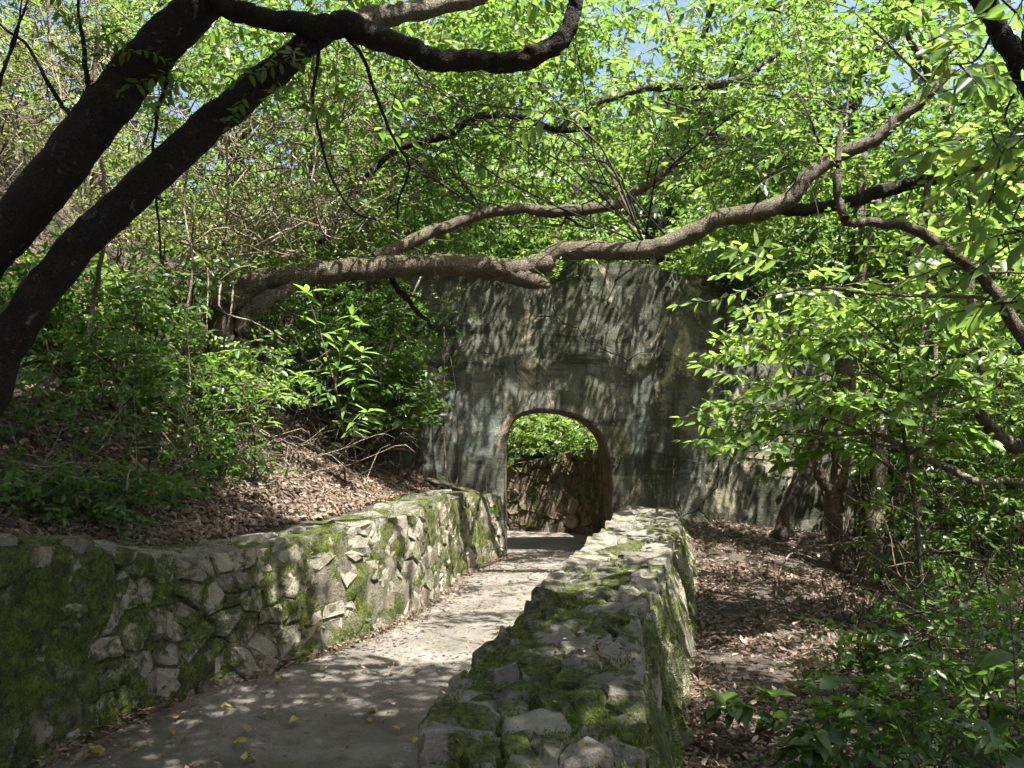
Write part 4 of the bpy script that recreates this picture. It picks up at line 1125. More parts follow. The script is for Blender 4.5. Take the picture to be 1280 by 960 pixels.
tube("branch", [W(1330, 600, 7.0), W(1282, 604, 6.9), W(1232, 607, 6.8), W(1205, 600, 6.7), W(1165, 582, 6.6), W(1130, 562, 6.5), W(1095, 548, 6.5), W(1040, 545, 6.5), W(985, 541, 6.5), W(960, 555, 6.5), W(948, 562, 6.5)], np.array([6, 5.5, 5, 5, 4.5, 4.2, 3.5, 2.6, 2, 1.5, 1]) / 1000 * 6.7, M['bark_pale'], crook, 8, 60, 0.08, 2, 0.3)
add_crown(crook, R, [((4.9, 7.2, 3.6), (0.9, 0.7, 0.8), 20, 14), ((5.0, 7.0, 2.0), (0.8, 0.7, 0.5), 12, 12)], 'mid', M['leaf'])

# ------------------------------------------------------------------ plants whose leaves can be told apart: every leaf an object
def blade_mesh(name, L, Wd, mat, shape='lance', fold=0.22, droop=0.25, wave=0.0, seed=0):
    g = rgen(seed)
    st = np.linspace(0, 1, 6)
    wd = {'lance': [0.03, 0.62, 1.0, 0.86, 0.45, 0.0], 'oval': [0.05, 0.85, 1.0, 0.92, 0.55, 0.0]}[shape]
    V, Fc = [], []
    for s, w in zip(st, wd):
        z = -droop * L * s ** 2; hw = Wd * 0.5 * w
        V += [(s * L, hw, z + fold * hw + g.normal(0, wave) * hw), (s * L, 0, z), (s * L, -hw, z + fold * hw + g.normal(0, wave) * hw)]
    for i in range(5):
        a = i * 3
        Fc += [(a, a + 1, a + 4, a + 3), (a + 1, a + 2, a + 5, a + 4)]
    me = bpy.data.meshes.new(name); me.from_pydata(V, [], Fc); me.materials.append(mat)
    me.polygons.foreach_set("use_smooth", np.ones(len(Fc), bool)); me.update()
    return me

BLADES = {
    'lance': [blade_mesh("leaf", 0.20, 0.050, M['leaf_obj'], 'lance', 0.3, dr, 0.15, k) for k, dr in enumerate((0.12, 0.25, 0.4))],
    'oval': [blade_mesh("leaf", 0.15, 0.062, M['leaf_obj'], 'oval', 0.25, dr, 0.15, k) for k, dr in enumerate((0.1, 0.2, 0.35))],
    'dark': [blade_mesh("leaf", 0.15, 0.066, M['deep_obj'], 'oval', 0.25, dr, 0.15, k) for k, dr in enumerate((0.1, 0.25, 0.4))],
}

def leaf_at(parent, P, az, pitch, roll, scale, kind, rng):
    me = BLADES[kind][rng.integers(0, 3)]
    o = bpy.data.objects.new("leaf", me); COL.objects.link(o); o.parent = parent
    Rm = Matrix.Rotation(az, 4, 'Z') @ Matrix.Rotation(-pitch, 4, 'Y') @ Matrix.Rotation(roll, 4, 'X')
    o.matrix_local = Matrix.Translation(Vector(P)) @ Rm @ Matrix.Scale(scale, 4)
    return o

def leafy_plant(name, label, cat, root, lines, kind, rng, mat, r0=0.012, n=18, scale=(0.75, 1.2), start=0.25, spread=1.0, whorl=5, group=None):
    t = thing(name, root, label, cat, group)
    for k, ln in enumerate(lines):
        ln = np.asarray(ln, float)
        r = r0 * (1.0 if k == 0 else 0.6)
        bo = tube("stem" if k == 0 else "branch", ln, np.linspace(r, r * 0.35, len(ln)), mat, t, 6, None, 0.05, k + 3, 0.2)
        C = catmull(ln, 40); T = np.gradient(C, axis=0)
        for i in range(n):
            u = start + (1 - start) * (i + rng.uniform(0, 0.8)) / n
            j = min(39, int(u * 39)); p = C[j]; dr = T[j] / (np.linalg.norm(T[j]) + 1e-9)
            a0 = math.atan2(dr[1], dr[0]); side = 1 if i % 2 else -1
            horiz = math.hypot(dr[0], dr[1])
            az = a0 + side * spread * rng.uniform(0.7, 1.25) if horiz > 0.5 else i * 2.4 + rng.normal(0, 0.3)
            leaf_at(bo, p, az, rng.normal(0.1 if horiz < 0.5 else -0.12, 0.25), rng.normal(0, 0.35), rng.uniform(*scale), kind, rng)
        tip = C[-1]
        for i in range(whorl):
            leaf_at(bo, tip, i * 2 * math.pi / whorl + rng.normal(0, 0.25), rng.normal(0.3, 0.25), rng.normal(0, 0.2), rng.uniform(*scale), kind, rng)
    return t

R = rgen(31)
rp = on_ground(*W(432, 590, 7.8)[:2])
L0 = [rp, W(428, 540, 7.7), W(415, 470, 7.6), W(398, 410, 7.55), W(384, 366, 7.5)]
leafy_plant("broadleaf_sapling", "bright sunlit sapling with long narrow leaves below the bare limb", "sapling", rp,
    [L0, [W(425, 520, 7.7), W(445, 480, 7.6), W(452, 440, 7.5)], [W(424, 510, 7.7), W(400, 480, 7.5), W(372, 470, 7.4)], [W(428, 550, 7.7), W(445, 530, 7.6), W(460, 515, 7.5)], [W(418, 480, 7.6), W(430, 430, 7.6), W(440, 395, 7.6)]],
    'lance', R, M['twig'], 0.012, 17, (0.7, 1.15), 0.15)
rp = on_ground(*W(318, 600, 6.7)[:2])
leafy_plant("broadleaf_sapling", "low sunlit sapling on the bank just left of the tall narrow-leaved one", "sapling", rp,
    [[rp, W(318, 560, 6.7), W(312, 520, 6.65), W(300, 470, 6.6)], [W(316, 550, 6.7), W(335, 520, 6.6), W(345, 490, 6.5)], [W(316, 550, 6.7), W(285, 530, 6.6), W(265, 500, 6.5)]],
    'lance', R, M['twig'], 0.010, 14, (0.55, 0.9), 0.2)
rp = on_ground(*W(1150, 690, 6.4)[:2])
trunk_line = [rp, W(1142, 640, 6.4), W(1130, 560, 6.4), W(1126, 480, 6.4), W(1118, 410, 6.4), W(1090, 370, 6.4)]
br = []
for (x0, y0), (x1, y1), (x2, y2), dd in (((1126, 490), (1040, 430), (930, 445), 0.0), ((1128, 520), (1030, 480), (905, 500), -0.3), ((1130, 560), (1030, 520), (925, 540), 0.2), ((1130, 560), (1020, 545), (895, 555), -0.4),
        ((1120, 430), (1060, 385), (960, 400), 0.3), ((1122, 440), (1080, 420), (1010, 440), -0.5), ((1130, 540), (1090, 500), (1040, 500), -0.6), ((1135, 600), (1080, 565), (980, 575), 0.1), ((1118, 410), (1150, 390), (1190, 400), 0.1), ((1128, 500), (1170, 470), (1215, 480), -0.2), ((1132, 570), (1180, 545), (1230, 545), 0.0)):
    br.append([W(x0, y0, 6.4), W(x1, y1, 6.4 + dd * 0.6), W((x1 + x2) / 2, (y1 + y2) / 2 - 6, 6.4 + dd * 0.8), W(x2, y2 + 8, 6.4 + dd)])
leafy_plant("layered_sapling", "fresh green sapling spreading flat leafy branches in front of the right wall end", "sapling", rp, [trunk_line] + br, 'oval', R, M['bark_brown'], 0.02, 22, (0.95, 1.55), 0.22, 0.95, 3)

lay = bpy.data.objects["layered_sapling"]
P = []
for ln in br:
    C = catmull(ln, 20)[6:]
    P.append(C[R.integers(0, 14, 9)] + R.normal(0, 0.07, (9, 3)))
P = np.vstack(P)
tag(rebase(obj("foliage", foliage_mesh("foliage", P, 'mid', R, [M['fresh'], M['twig']], np.full(len(P), math.pi), (0.8, 1.3), (-0.1, 0.2))), lay), kind="stuff")
seed = [("glossy leafed seedling standing upright at the bottom near the right wall foot", 1040, 880, 3.4, 0.55, 5), ("seedling with two bright leaves at the lower right corner", 1235, 830, 2.7, 0.6, 4), ("small seedling in brown litter beside the mossy wall base", 955, 885, 4.2, 0.28, 4),
        ("dark seedling under the bright corner seedling at the bottom edge", 1140, 930, 3.0, 0.32, 4), ("tall spindly seedling in front of the dark right thicket", 1130, 790, 4.6, 0.6, 5), ("seedling with drooping leaves at the right picture edge", 1262, 700, 3.2, 0.95, 5)]
for k, (lab, px, py, d, h, nb) in enumerate(seed):
    c = W(px, py, d); g = on_ground(c[0], c[1])
    top = g + np.array([R.normal(0, 0.04), R.normal(0, 0.04), h])
    lines = [[g, g + (top - g) * 0.5 + R.normal(0, 0.02, 3), top]]
    for b in range(nb - 1):
        a = R.uniform(0, 6.28); q = g + (top - g) * R.uniform(0.35, 0.8); e = q + np.array([math.cos(a), math.sin(a), R.uniform(0.0, 0.5)]) * R.uniform(0.14, 0.26)
        lines.append([q, (q + e) / 2 + np.array([0, 0, 0.03]), e])
    leafy_plant("seedling", lab, "seedling", g, lines, 'dark', R, M['twig'], 0.005, 6, (0.6, 1.1), 0.35, 0.9, 3, "seedlings on the right")

# ------------------------------------------------------------------ shrubs
def shrub(name, label, px, py, d, r, kind, mat, seed, nc=12, per=12, group=None, squash=0.8, lim=6, scale=(0.75, 1.2), cat="shrub", twigmat=None, spread=None):
    R = rgen(seed)
    c = W(px, py, d); root = on_ground(c[0], c[1])
    if WALL_Y < c[1] < WALL_Y + WALL_T and c[2] > 3: root = np.array([c[0], c[1], float(wall_top(c[0])) - 0.02])
    c[2] = max(c[2], root[2] + r * 0.45)
    t = thing(name, root, label, cat, group)
    _, cc = add_crown(t, R, [(c, (r, r, r * squash), nc, per)], kind, mat, "foliage", scale, spread=spread or r * 0.28)
    stems(t, R, root, cc, twigmat or M['twig'], 0.010 + 0.006 * r, lim)
    return t

LEFTB = "shrubs on the left bank"
S = [
    # label, px, py, d, r, kind, mat, clumps, per
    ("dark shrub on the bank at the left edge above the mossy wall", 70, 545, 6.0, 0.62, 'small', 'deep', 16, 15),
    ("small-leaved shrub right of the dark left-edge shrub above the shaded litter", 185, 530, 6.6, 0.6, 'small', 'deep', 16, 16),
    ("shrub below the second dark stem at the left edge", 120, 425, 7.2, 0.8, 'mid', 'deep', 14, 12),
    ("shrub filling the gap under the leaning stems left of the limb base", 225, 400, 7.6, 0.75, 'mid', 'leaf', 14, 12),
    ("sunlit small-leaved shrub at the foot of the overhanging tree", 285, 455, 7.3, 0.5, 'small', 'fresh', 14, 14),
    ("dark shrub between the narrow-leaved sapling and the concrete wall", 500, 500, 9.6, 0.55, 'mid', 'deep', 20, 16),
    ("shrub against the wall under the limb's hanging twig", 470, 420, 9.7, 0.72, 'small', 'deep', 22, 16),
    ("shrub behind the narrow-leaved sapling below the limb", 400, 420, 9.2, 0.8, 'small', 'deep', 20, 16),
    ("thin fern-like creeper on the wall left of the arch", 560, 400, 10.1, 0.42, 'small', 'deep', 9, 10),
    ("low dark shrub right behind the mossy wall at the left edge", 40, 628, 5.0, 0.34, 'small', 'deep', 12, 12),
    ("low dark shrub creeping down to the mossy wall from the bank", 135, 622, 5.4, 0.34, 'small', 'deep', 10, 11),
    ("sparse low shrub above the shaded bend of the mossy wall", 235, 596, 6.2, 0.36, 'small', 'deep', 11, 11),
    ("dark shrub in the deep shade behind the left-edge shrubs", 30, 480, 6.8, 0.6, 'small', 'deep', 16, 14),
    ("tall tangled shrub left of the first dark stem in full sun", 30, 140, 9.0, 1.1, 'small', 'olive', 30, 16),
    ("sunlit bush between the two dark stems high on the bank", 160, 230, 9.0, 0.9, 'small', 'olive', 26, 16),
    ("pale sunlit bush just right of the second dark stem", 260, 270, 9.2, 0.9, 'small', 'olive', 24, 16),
    ("bush with bare pale twigs above the limb's base", 350, 270, 9.5, 0.85, 'small', 'olive', 20, 14),
    ("bush above the limb where the thin upper limb starts", 440, 270, 10.2, 0.85, 'mid', 'leaf', 20, 13),
    ("green bush on the bank top seen over the wall's left end", 540, 270, 11.9, 0.9, 'mid', 'leaf', 20, 13),
    ("leafy bush under the dark upper limb at the top left", 340, 90, 10.0, 1.1, 'mid', 'leaf', 30, 13),
    ("leafy bush at the top left corner", 60, 20, 10.0, 1.1, 'small', 'olive', 28, 16),
    ("bush at the top between the two dark stems", 180, 70, 11.0, 1.1, 'mid', 'leaf', 26, 12),
    ("bush right of the hanging dark twigs under the upper limb", 470, 150, 10.5, 1.1, 'mid', 'leaf', 28, 13),
]
for k, (lab, px, py, d, r, kind, mat, nc, per) in enumerate(S):
    shrub("bank_shrub", lab, px, py, d, r, kind, M[mat], 200 + k, nc, per, LEFTB)

RIGHTB = "shrubs on the right"
S = [
    ("bright leafy bush above the right end of the wall", 905, 345, 11.0, 0.55, 'mid', 'fresh', 16, 12),
    ("bush over the wall's top right corner below the limb", 965, 330, 11.0, 0.7, 'mid', 'leaf', 20, 13),
    ("glossy bush under the thin arching sapling", 1060, 330, 8.8, 0.75, 'mid', 'deep', 22, 13),
    ("dense bush behind the layered sapling", 1085, 420, 8.6, 0.6, 'mid', 'leaf', 16, 13),
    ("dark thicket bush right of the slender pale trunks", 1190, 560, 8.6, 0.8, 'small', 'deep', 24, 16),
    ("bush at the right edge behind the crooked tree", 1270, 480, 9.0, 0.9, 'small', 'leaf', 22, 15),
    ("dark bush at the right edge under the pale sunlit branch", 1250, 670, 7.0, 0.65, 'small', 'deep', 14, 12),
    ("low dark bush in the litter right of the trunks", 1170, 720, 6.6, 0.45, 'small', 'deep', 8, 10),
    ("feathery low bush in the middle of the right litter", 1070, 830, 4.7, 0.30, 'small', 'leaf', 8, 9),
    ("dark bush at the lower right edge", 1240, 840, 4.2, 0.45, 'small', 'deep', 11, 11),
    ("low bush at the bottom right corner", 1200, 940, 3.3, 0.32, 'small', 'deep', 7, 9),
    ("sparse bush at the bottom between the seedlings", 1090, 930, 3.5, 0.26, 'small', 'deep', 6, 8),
    ("bush on the falling ground far right between pale stems", 1200, 430, 10.5, 1.0, 'mid', 'leaf', 20, 13),
]
for k, (lab, px, py, d, r, kind, mat, nc, per) in enumerate(S):
    shrub("undergrowth_shrub", lab, px, py, d, r, kind, M[mat], 300 + k, nc, per, RIGHTB)

HILL = "shrubs on the slope beyond the wall"
S = [
    ("sunlit shrub on the stone wall beyond the arch at its left side", 655, 548, 15.2, 0.75, 'mid', 'fresh', 26, 15),
    ("sunlit shrub above the middle of the stone wall beyond the arch", 690, 545, 14.4, 0.6, 'mid', 'fresh', 24, 15),
    ("sunlit shrub above the dark corner of the stone wall beyond the arch", 742, 540, 13.6, 0.5, 'mid', 'leaf', 20, 14),
    ("tall shrub farther up the slope behind the arch", 690, 500, 17.2, 1.1, 'mid', 'leaf', 34, 14),
    ("shrub showing over the wall top right of the limb's bend", 790, 322, 12.2, 0.5, 'mid', 'fresh', 14, 12),
    ("shrub showing over the wall top where the limb rises", 870, 300, 12.4, 0.8, 'mid', 'fresh', 24, 13),
    ("tuft of greenery rooted on top of the wall above the arch", 690, 345, 11.0, 0.3, 'small', 'leaf', 8, 9),
    ("tuft of greenery on the wall top right of the limb's bend", 835, 338, 11.0, 0.3, 'small', 'leaf', 8, 9),
    ("tuft of greenery on the wall top near its left end", 590, 340, 11.0, 0.35, 'small', 'deep', 10, 10),
    ("shrub behind the wall's right end below the layered sapling", 1075, 600, 11.6, 0.8, 'mid', 'deep', 24, 13),
    ("shrub beyond the pale trunks on the falling ground", 1150, 610, 10.8, 0.9, 'mid', 'leaf', 26, 13),
    ("shrub on the falling ground at the right edge below the pale branch", 1240, 600, 10.4, 0.9, 'mid', 'deep', 26, 13),
    ("tall shrub on the falling ground at the right edge", 1275, 420, 10.2, 1.0, 'mid', 'leaf', 26, 13),
]
for k, (lab, px, py, d, r, kind, mat, nc, per) in enumerate(S):
    shrub("slope_shrub", lab, px, py, d, r, kind, M[mat], 350 + k, nc, per, HILL)

# small fern growing on the broken end of the limb
fr_root = W(690, 350, d0 + 0.38)
fern = thing("limb_fern", fr_root, "little fern growing on the broken stub of the limb", "fern")
P = fr_root + rgen(5).normal(0, 0.02, (9, 3))
tag(rebase(obj("frond", foliage_mesh("frond", P, 'fern', rgen(6), [M['fresh'], M['twig']], None, (0.4, 0.6), (0.5, 0.4))), fern), kind="stuff")

# ------------------------------------------------------------------ trees behind: one of each kind is built, the others are copies
def proto_tree(seed, h, cr, kind, mat, barkm, n_limbs, nc, per):
    R = rgen(seed)
    trunk = [np.array([0, 0, -0.3]), np.array([R.normal(0, .1), R.normal(0, .1), h * 0.3]), np.array([R.normal(0, .3), R.normal(0, .3), h * 0.6]), np.array([R.normal(0, .4), R.normal(0, .4), h * 0.95])]
    parts = []
    v, q = tube_arrays(trunk, [0.14, 0.11, 0.08, 0.03], 8, 22, 0.05, seed, 0.15)
    parts.append(("trunk", mesh_np("trunk", v, q, barkm, smooth=True)))
    C = catmull(trunk, 30); PP = []; AZ = []
    for k in range(n_limbs):
        a = C[R.integers(9, 28)]; ang = k * 2.4 + R.normal(0, 0.4); ln = cr * R.uniform(0.6, 1.0)
        e = a + np.array([math.cos(ang) * ln, math.sin(ang) * ln, R.uniform(0.1, 0.7) * ln])
        m = (a + e) / 2 + np.array([R.normal(0, .15), R.normal(0, .15), R.uniform(-0.1, .25)])
        v, q = tube_arrays([a, m, e], [0.05, 0.035, 0.012], 6, 14, 0.06, seed + k, 0.3)
        parts.append(("limb", mesh_np("limb", v, q, barkm, smooth=True)))
        B = catmull([a, m, e], 12)
        for j in range(nc):
            c = B[R.integers(4, 12)] + R.normal(0, 0.42, 3) * np.array([1, 1, 0.7])
            p = c + R.normal(0, 0.20, (per, 3)) * np.array([1, 1, 0.55]); PP.append(p); AZ.append(np.arctan2(p[:, 1] - c[1], p[:, 0] - c[0]))
    parts.append(("crown", foliage_mesh("crown", np.vstack(PP), kind, R, [mat, M['twig']], np.concatenate(AZ), (0.8, 1.25))))
    return parts
PROTO = [proto_tree(401, 6.5, 2.4, 'large', M['leaf'], M['bark_pale'], 14, 6, 9), proto_tree(402, 7.5, 2.6, 'mid', M['deep'], M['bark_brown'], 14, 6, 12), proto_tree(403, 3.0, 1.5, 'mid', M['fresh'], M['bark_brown'], 12, 4, 11), proto_tree(404, 7.0, 2.5, 'large', M['deep'], M['bark_dark'], 12, 5, 9)]
def place_tree(which, x, y, rz, sc, name, label, group, dz=0.0):
    t = thing(name, on_ground(x, y) + np.array([0, 0, dz]), label, "tree", group)
    t.rotation_euler = (0, 0, rz); t.scale = (sc, sc, sc)
    for nm, me in PROTO[which]:
        c = obj(nm, me, t)
        if nm == "crown": c["kind"] = "stuff"
    return t
BT = [
    (2, 0.2, 16.6, 0.3, 0.95, "bushy tree in full sun framed by the arch opening"), (2, 2.9, 16.2, 1.9, 0.75, "bushy tree behind the corner of the stone wall beyond the arch"), (2, -1.6, 18.9, 4.0, 1.0, "bushy tree farther back left through the arch"),
    (3, 0.0, 20.5, 0.0, 0.95, "dark-leaved tree directly behind the wall above the arch"), (0, 2.6, 15.2, 2.0, 0.85, "pale leafy tree behind the right half of the wall"), (1, -2.4, 20.5, 1.0, 1.0, "airy olive tree behind the wall's left half"),
    (1, 3.9, 21.0, 3.0, 1.1, "tall airy tree against the sky right of the arch"), (0, 5.6, 13.2, 4.0, 0.95, "leafy tree beyond the wall's right end"), (1, 7.6, 15.5, 5.0, 1.0, "olive tree far right behind the thicket"),
    (3, 7.2, 10.4, 0.8, 0.85, "leafy tree on the falling ground at the right edge"), (1, 9.6, 11.5, 2.4, 1.0, "tree down the slope beyond the right edge thicket"), (3, -4.6, 14.2, 2.7, 0.9, "leafy tree on the bank behind the wall's left end"),
    (1, -6.8, 12.4, 3.3, 0.95, "airy tree high on the left bank"), (0, -8.6, 11.0, 1.4, 0.8, "leafy tree at the top of the left bank"), (1, 1.6, 27.0, 0.6, 1.3, "distant tree in the gap above the wall"),
    (1, 7.5, 24.0, 5.5, 1.3, "distant tree above the right limb"), (1, -5.5, 24.0, 4.4, 1.2, "distant tree behind the bank bushes"), (0, 11.5, 17.0, 3.9, 1.2, "distant leafy tree low on the right"), (2, 4.6, 12.6, 5.1, 0.9, "bushy low tree just behind the wall's right end"), (2, 6.4, 9.6, 0.2, 0.85, "bushy low tree in the dark thicket at the right"), (2, -3.0, 12.8, 0.9, 0.9, "bushy low tree behind the wall above its left part"),
    (0, -3.4, 16.4, 5.5, 1.25, "leafy tree rising behind the wall left of the limb's bend"), (0, 1.2, 17.5, 2.2, 1.2, "leafy tree rising behind the wall above the bend"), (3, 4.4, 16.6, 3.6, 1.2, "leafy tree rising behind the rising limb"),
    (1, -3.6, 17.5, 0.2, 1.15, "airy tree behind the dark upper limb"), (3, -6.0, 16.5, 1.1, 1.1, "leafy tree behind the second dark stem"), (1, 6.4, 18.5, 5.9, 1.2, "airy tree behind the right canopy"), (3, 9.0, 13.6, 2.9, 1.15, "leafy tree at the right edge behind the thicket"),
    (0, 0.6, 23.0, 4.1, 1.7, "tall leafy tree filling the sky above the bend"), (0, 3.2, 24.5, 0.4, 1.8, "tall leafy tree behind the thin upper limb"), (3, -2.6, 24.0, 2.9, 1.7, "tall leafy tree behind the dark upper limb"),
    (3, 7.2, 15.6, 1.3, 1.5, "tall dark-leaved tree behind the upper right canopy"), (0, 7.9, 12.8, 4.3, 1.45, "tall leafy tree at the upper right behind the slim tree"),
    (0, 4.6, 17.6, 5.2, 1.7, "tall leafy tree rising over the wall's right half"),
    (0, -9.5, 15.0, 0.7, 1.1, "leafy tree at the left edge high on the bank"),
]
for k, (w, x, y, rz, sc, lab) in enumerate(BT):
    place_tree(w, x, y, rz, sc, "background_tree", lab, "trees behind the wall and up the slopes")

# the far wood, one mass
R = rgen(45)
n = 7000
P = np.stack([R.uniform(-34, 40, n), R.uniform(30, 46, n), np.zeros(n)], -1)
P[:, 2] = ground_z(P[:, 0], P[:, 1]) + R.random(n) ** 1.2 * (9 + 5 * fbm(P[:, 0] * 0.2, P[:, 1] * 0.0))
tag(obj("woodland", foliage_mesh("woodland", P, 'far', R, [M['deep'], M['twig']], None, (2.4, 4.0))), "distant sunlit wood filling the gaps between the trunks", "wood", None, "stuff")
n = 3500
P = np.stack([R.uniform(12, 30, n), R.uniform(-4, 30, n), np.zeros(n)], -1)
P[:, 2] = ground_z(P[:, 0], P[:, 1]) + R.random(n) * 8
tag(obj("woodland", foliage_mesh("woodland", P, 'far', R, [M['leaf'], M['twig']], None, (1.8, 3.0))), "wood down the slope beyond the right-hand thicket", "wood", None, "stuff")

# ------------------------------------------------------------------ vines, dead twigs and sticks
R = rgen(41)
def vine(label, pts_, d, r, mat):
    p3 = [W(x, y, d + 0.1 * math.sin(i * 1.7)) for i, (x, y) in enumerate(pts_)]
    o = tube("hanging_vine", p3, np.linspace(r, r * 0.7, len(p3)), mat, None, 5, None, 0.08, int(pts_[0][0]), 0.4)
    o.name = "hanging_vine"
    return tag(o, label, "vine", "vines hanging on the left")
vine("pale vine hanging straight down beside the limb base", [(292, -20), (287, 60), (280, 150), (286, 230), (282, 290), (287, 340), (292, 370), (285, 410), (275, 440)], 7.2, 0.012, M['dead'])
vine("pale vine dangling between the leaning stems at the top left", [(60, -20), (62, 60), (75, 120), (70, 190), (78, 260)], 6.5, 0.012, M['dead'])
vine("grey vine falling right of the second dark stem", [(235, 200), (228, 260), (240, 330), (230, 400), (236, 470), (228, 560)], 6.6, 0.011, M['dead'])
vine("thin looping vine under the dark upper limb", [(395, 60), (385, 120), (396, 180), (390, 240), (405, 290), (430, 300)], 6.0, 0.008, M['dead'])
vine("slanting pale stem left of the narrow-leaved sapling", [(135, 445), (155, 480), (178, 515), (203, 552)], 6.3, 0.022, M['bark_pale'])
vine("thin pale rod leaning against the wall left of the arch", [(455, 545), (475, 480), (497, 415), (520, 360), (532, 330)], 9.3, 0.016, M['dead'])
vine("pale sapling stem below the second dark stem", [(110, 425), (118, 380), (128, 335), (132, 270), (128, 200), (122, 120), (125, 20)], 6.2, 0.022, M['bark_pale'])

def tangle(name, label, regions, n, mat, seed, r=(0.003, 0.009), group=None):
    R = rgen(seed); VV, QQ = [], []; off = 0
    for k in range(n):
        px, py, d, sx, sy = regions[R.integers(0, len(regions))]
        a = W(px + R.normal(0, sx), py + R.normal(0, sy), d + R.normal(0, 0.4))
        g = float(ground_z(np.array(a[0]), np.array(a[1])))
        a[2] = max(a[2], g + 0.03)
        dr = R.normal(0, 1, 3); dr /= np.linalg.norm(dr); ln = R.uniform(0.25, 0.9)
        b = a + dr * ln; b[2] = max(b[2], float(ground_z(np.array(b[0]), np.array(b[1]))) + 0.02)
        m1 = a + (b - a) * 0.33 + R.normal(0, 0.12, 3) * ln; m2 = a + (b - a) * 0.66 + R.normal(0, 0.12, 3) * ln
        rr = R.uniform(*r)
        if not open_view(np.array([a, b])).all(): continue
        v, q = tube_arrays([a, m1, m2, b], [rr, rr * 0.8, rr * 0.6, rr * 0.3], 4, 9, 0.0, k, 0.4)
        VV.append(v); QQ.append(q + off); off += len(v)
    o = obj(name, mesh_np(name, np.vstack(VV), np.vstack(QQ), mat, smooth=True))
    return tag(o, label, "twigs", group, "stuff")
tangle("dead_twigs", "tangle of pale dry twigs above the limb's base", [(330, 230, 8.0, 60, 60), (420, 260, 8.6, 60, 50), (270, 190, 8.0, 60, 60), (420, 130, 8.0, 60, 50), (300, 320, 7.4, 50, 40), (130, 120, 8.4, 80, 80), (60, 120, 8.4, 50, 90)], 950, M['dead'], 51, (0.003, 0.011))
tangle("dark_twigs", "mesh of fine dark twigs against the bright canopy", [(620, 180, 9.4, 80, 50), (720, 230, 9.6, 60, 40), (880, 130, 9.4, 60, 30), (560, 120, 9.0, 70, 50), (1000, 150, 8.6, 60, 60)], 420, M['bark_brown'], 52, (0.003, 0.008))
tangle("thicket_twigs", "dry stalks and twigs in the right-hand thicket", [(1150, 700, 6.8, 60, 40), (1200, 640, 7.4, 60, 50), (1180, 800, 5.0, 60, 40), (1090, 720, 7.4, 40, 30), (1230, 560, 8.2, 50, 60), (1000, 810, 4.9, 40, 30)], 300, M['twig'], 53, (0.003, 0.008))
tangle("bank_twigs", "dry sticks and stalks under the shrubs on the left bank", [(80, 600, 5.6, 80, 30), (200, 580, 6.2, 70, 30), (300, 560, 7.0, 60, 30), (150, 500, 6.8, 90, 50), (450, 560, 8.8, 60, 25)], 320, M['dead'], 54, (0.003, 0.007))

def stick(label, pts_, r, mat, lift=0.02):
    p3 = []
    for (px, py, dz) in pts_:                       # ground hit of the pixel
        for d in np.arange(2.5, 10.5, 0.03):
            q = W(px, py, d)
            if q[2] <= float(ground_z(np.array(q[0]), np.array(q[1]))): break
        q[2] += lift + dz; p3.append(q)
    o = tube("fallen_branch", p3, np.linspace(r, r * 0.6, len(p3)), mat, None, 7, None, 0.1, int(pts_[0][0]), 0.3)
    return tag(o, label, "branch", "dead branches on the litter")
stick("pale bent stalk arching over the litter beside the trunks", [(970, 750, 0), (975, 735, 0.12), (990, 722, 0.22), (1022, 714, 0.1)], 0.012, M['dead'])
stick("brown branch lying in the litter under the right bushes", [(1150, 868, 0), (1190, 858, 0.03), (1232, 852, 0.0)], 0.035, M['bark_brown'])
stick("grey branch lying across the litter near the slender trunks", [(1090, 745, 0), (1140, 760, 0.02), (1190, 764, 0)], 0.02, M['dead'])
stick("short orange-brown stick by the mossy wall base", [(930, 872, 0), (948, 862, 0.02)], 0.018, M['bark_brown'])
stick("thin stick standing askew in the middle litter", [(1100, 722, 0), (1104, 745, 0.1), (1108, 770, 0.25)], 0.008, M['dead'])

# ------------------------------------------------------------------ leaf litter
def litter(name, label, xs, ys, seed, size=(0.035, 0.085), dz=0.0, zfun=None, mat=None, steep=0.38):
    R = rgen(seed); n = len(xs)
    zf = zfun or ground_z
    z = zf(xs, ys); e = 0.05
    nx = -(zf(xs + e, ys) - z) / e; nyv = -(zf(xs, ys + e) - z) / e
    nx = np.clip(nx, -1.2, 1.2); nyv = np.clip(nyv, -1.2, 1.2)
    Nn = np.stack([nx, nyv, np.ones(n)], -1) + R.normal(0, steep, (n, 3)); Nn /= np.linalg.norm(Nn, axis=1)[:, None]
    T = np.cross(Nn, R.normal(0, 1, (n, 3))); T /= np.linalg.norm(T, axis=1)[:, None]; B = np.cross(Nn, T)
    s = (size[0] + (size[1] - size[0]) * R.random(n) ** 1.6)[:, None]; w = s * R.uniform(0.16, 0.55, (n, 1)); c = R.uniform(-0.1, 0.35, (n, 1)) * s
    P = np.stack([xs, ys, z + dz + R.uniform(0.0, 0.035, n)], -1)
    V = np.stack([P - T * s * 0.5, P - B * w * 0.5 + Nn * c * 0.4, P + T * s * 0.5 + Nn * c * 0.3, P + B * w * 0.5 + Nn * c * 0.4], 1).reshape(-1, 3)
    rn = np.repeat(np.clip(R.beta(2, 2.2, n), 0, 1), 4)
    o = obj(name, mesh_np(name, V, np.arange(n * 4).reshape(-1, 4), mat or M['litter'], rnd=rn))
    return tag(o, label, "leaf litter", None, "stuff")
R = rgen(61)
ys = R.uniform(2.0, 10.5, 80000) ; xs = lw_x(ys) - 0.5 - R.random(80000) ** 1.4 * 4.2
litter("leaf_litter", "brown fallen leaves covering the left bank above the wall", xs, ys, 62, (0.022, 0.085))
ys = R.uniform(1.2, 10.5, 92000); xs = np.interp(ys, RW_Y, RW_R) + 0.14 + R.random(92000) ** 1.2 * 5.5
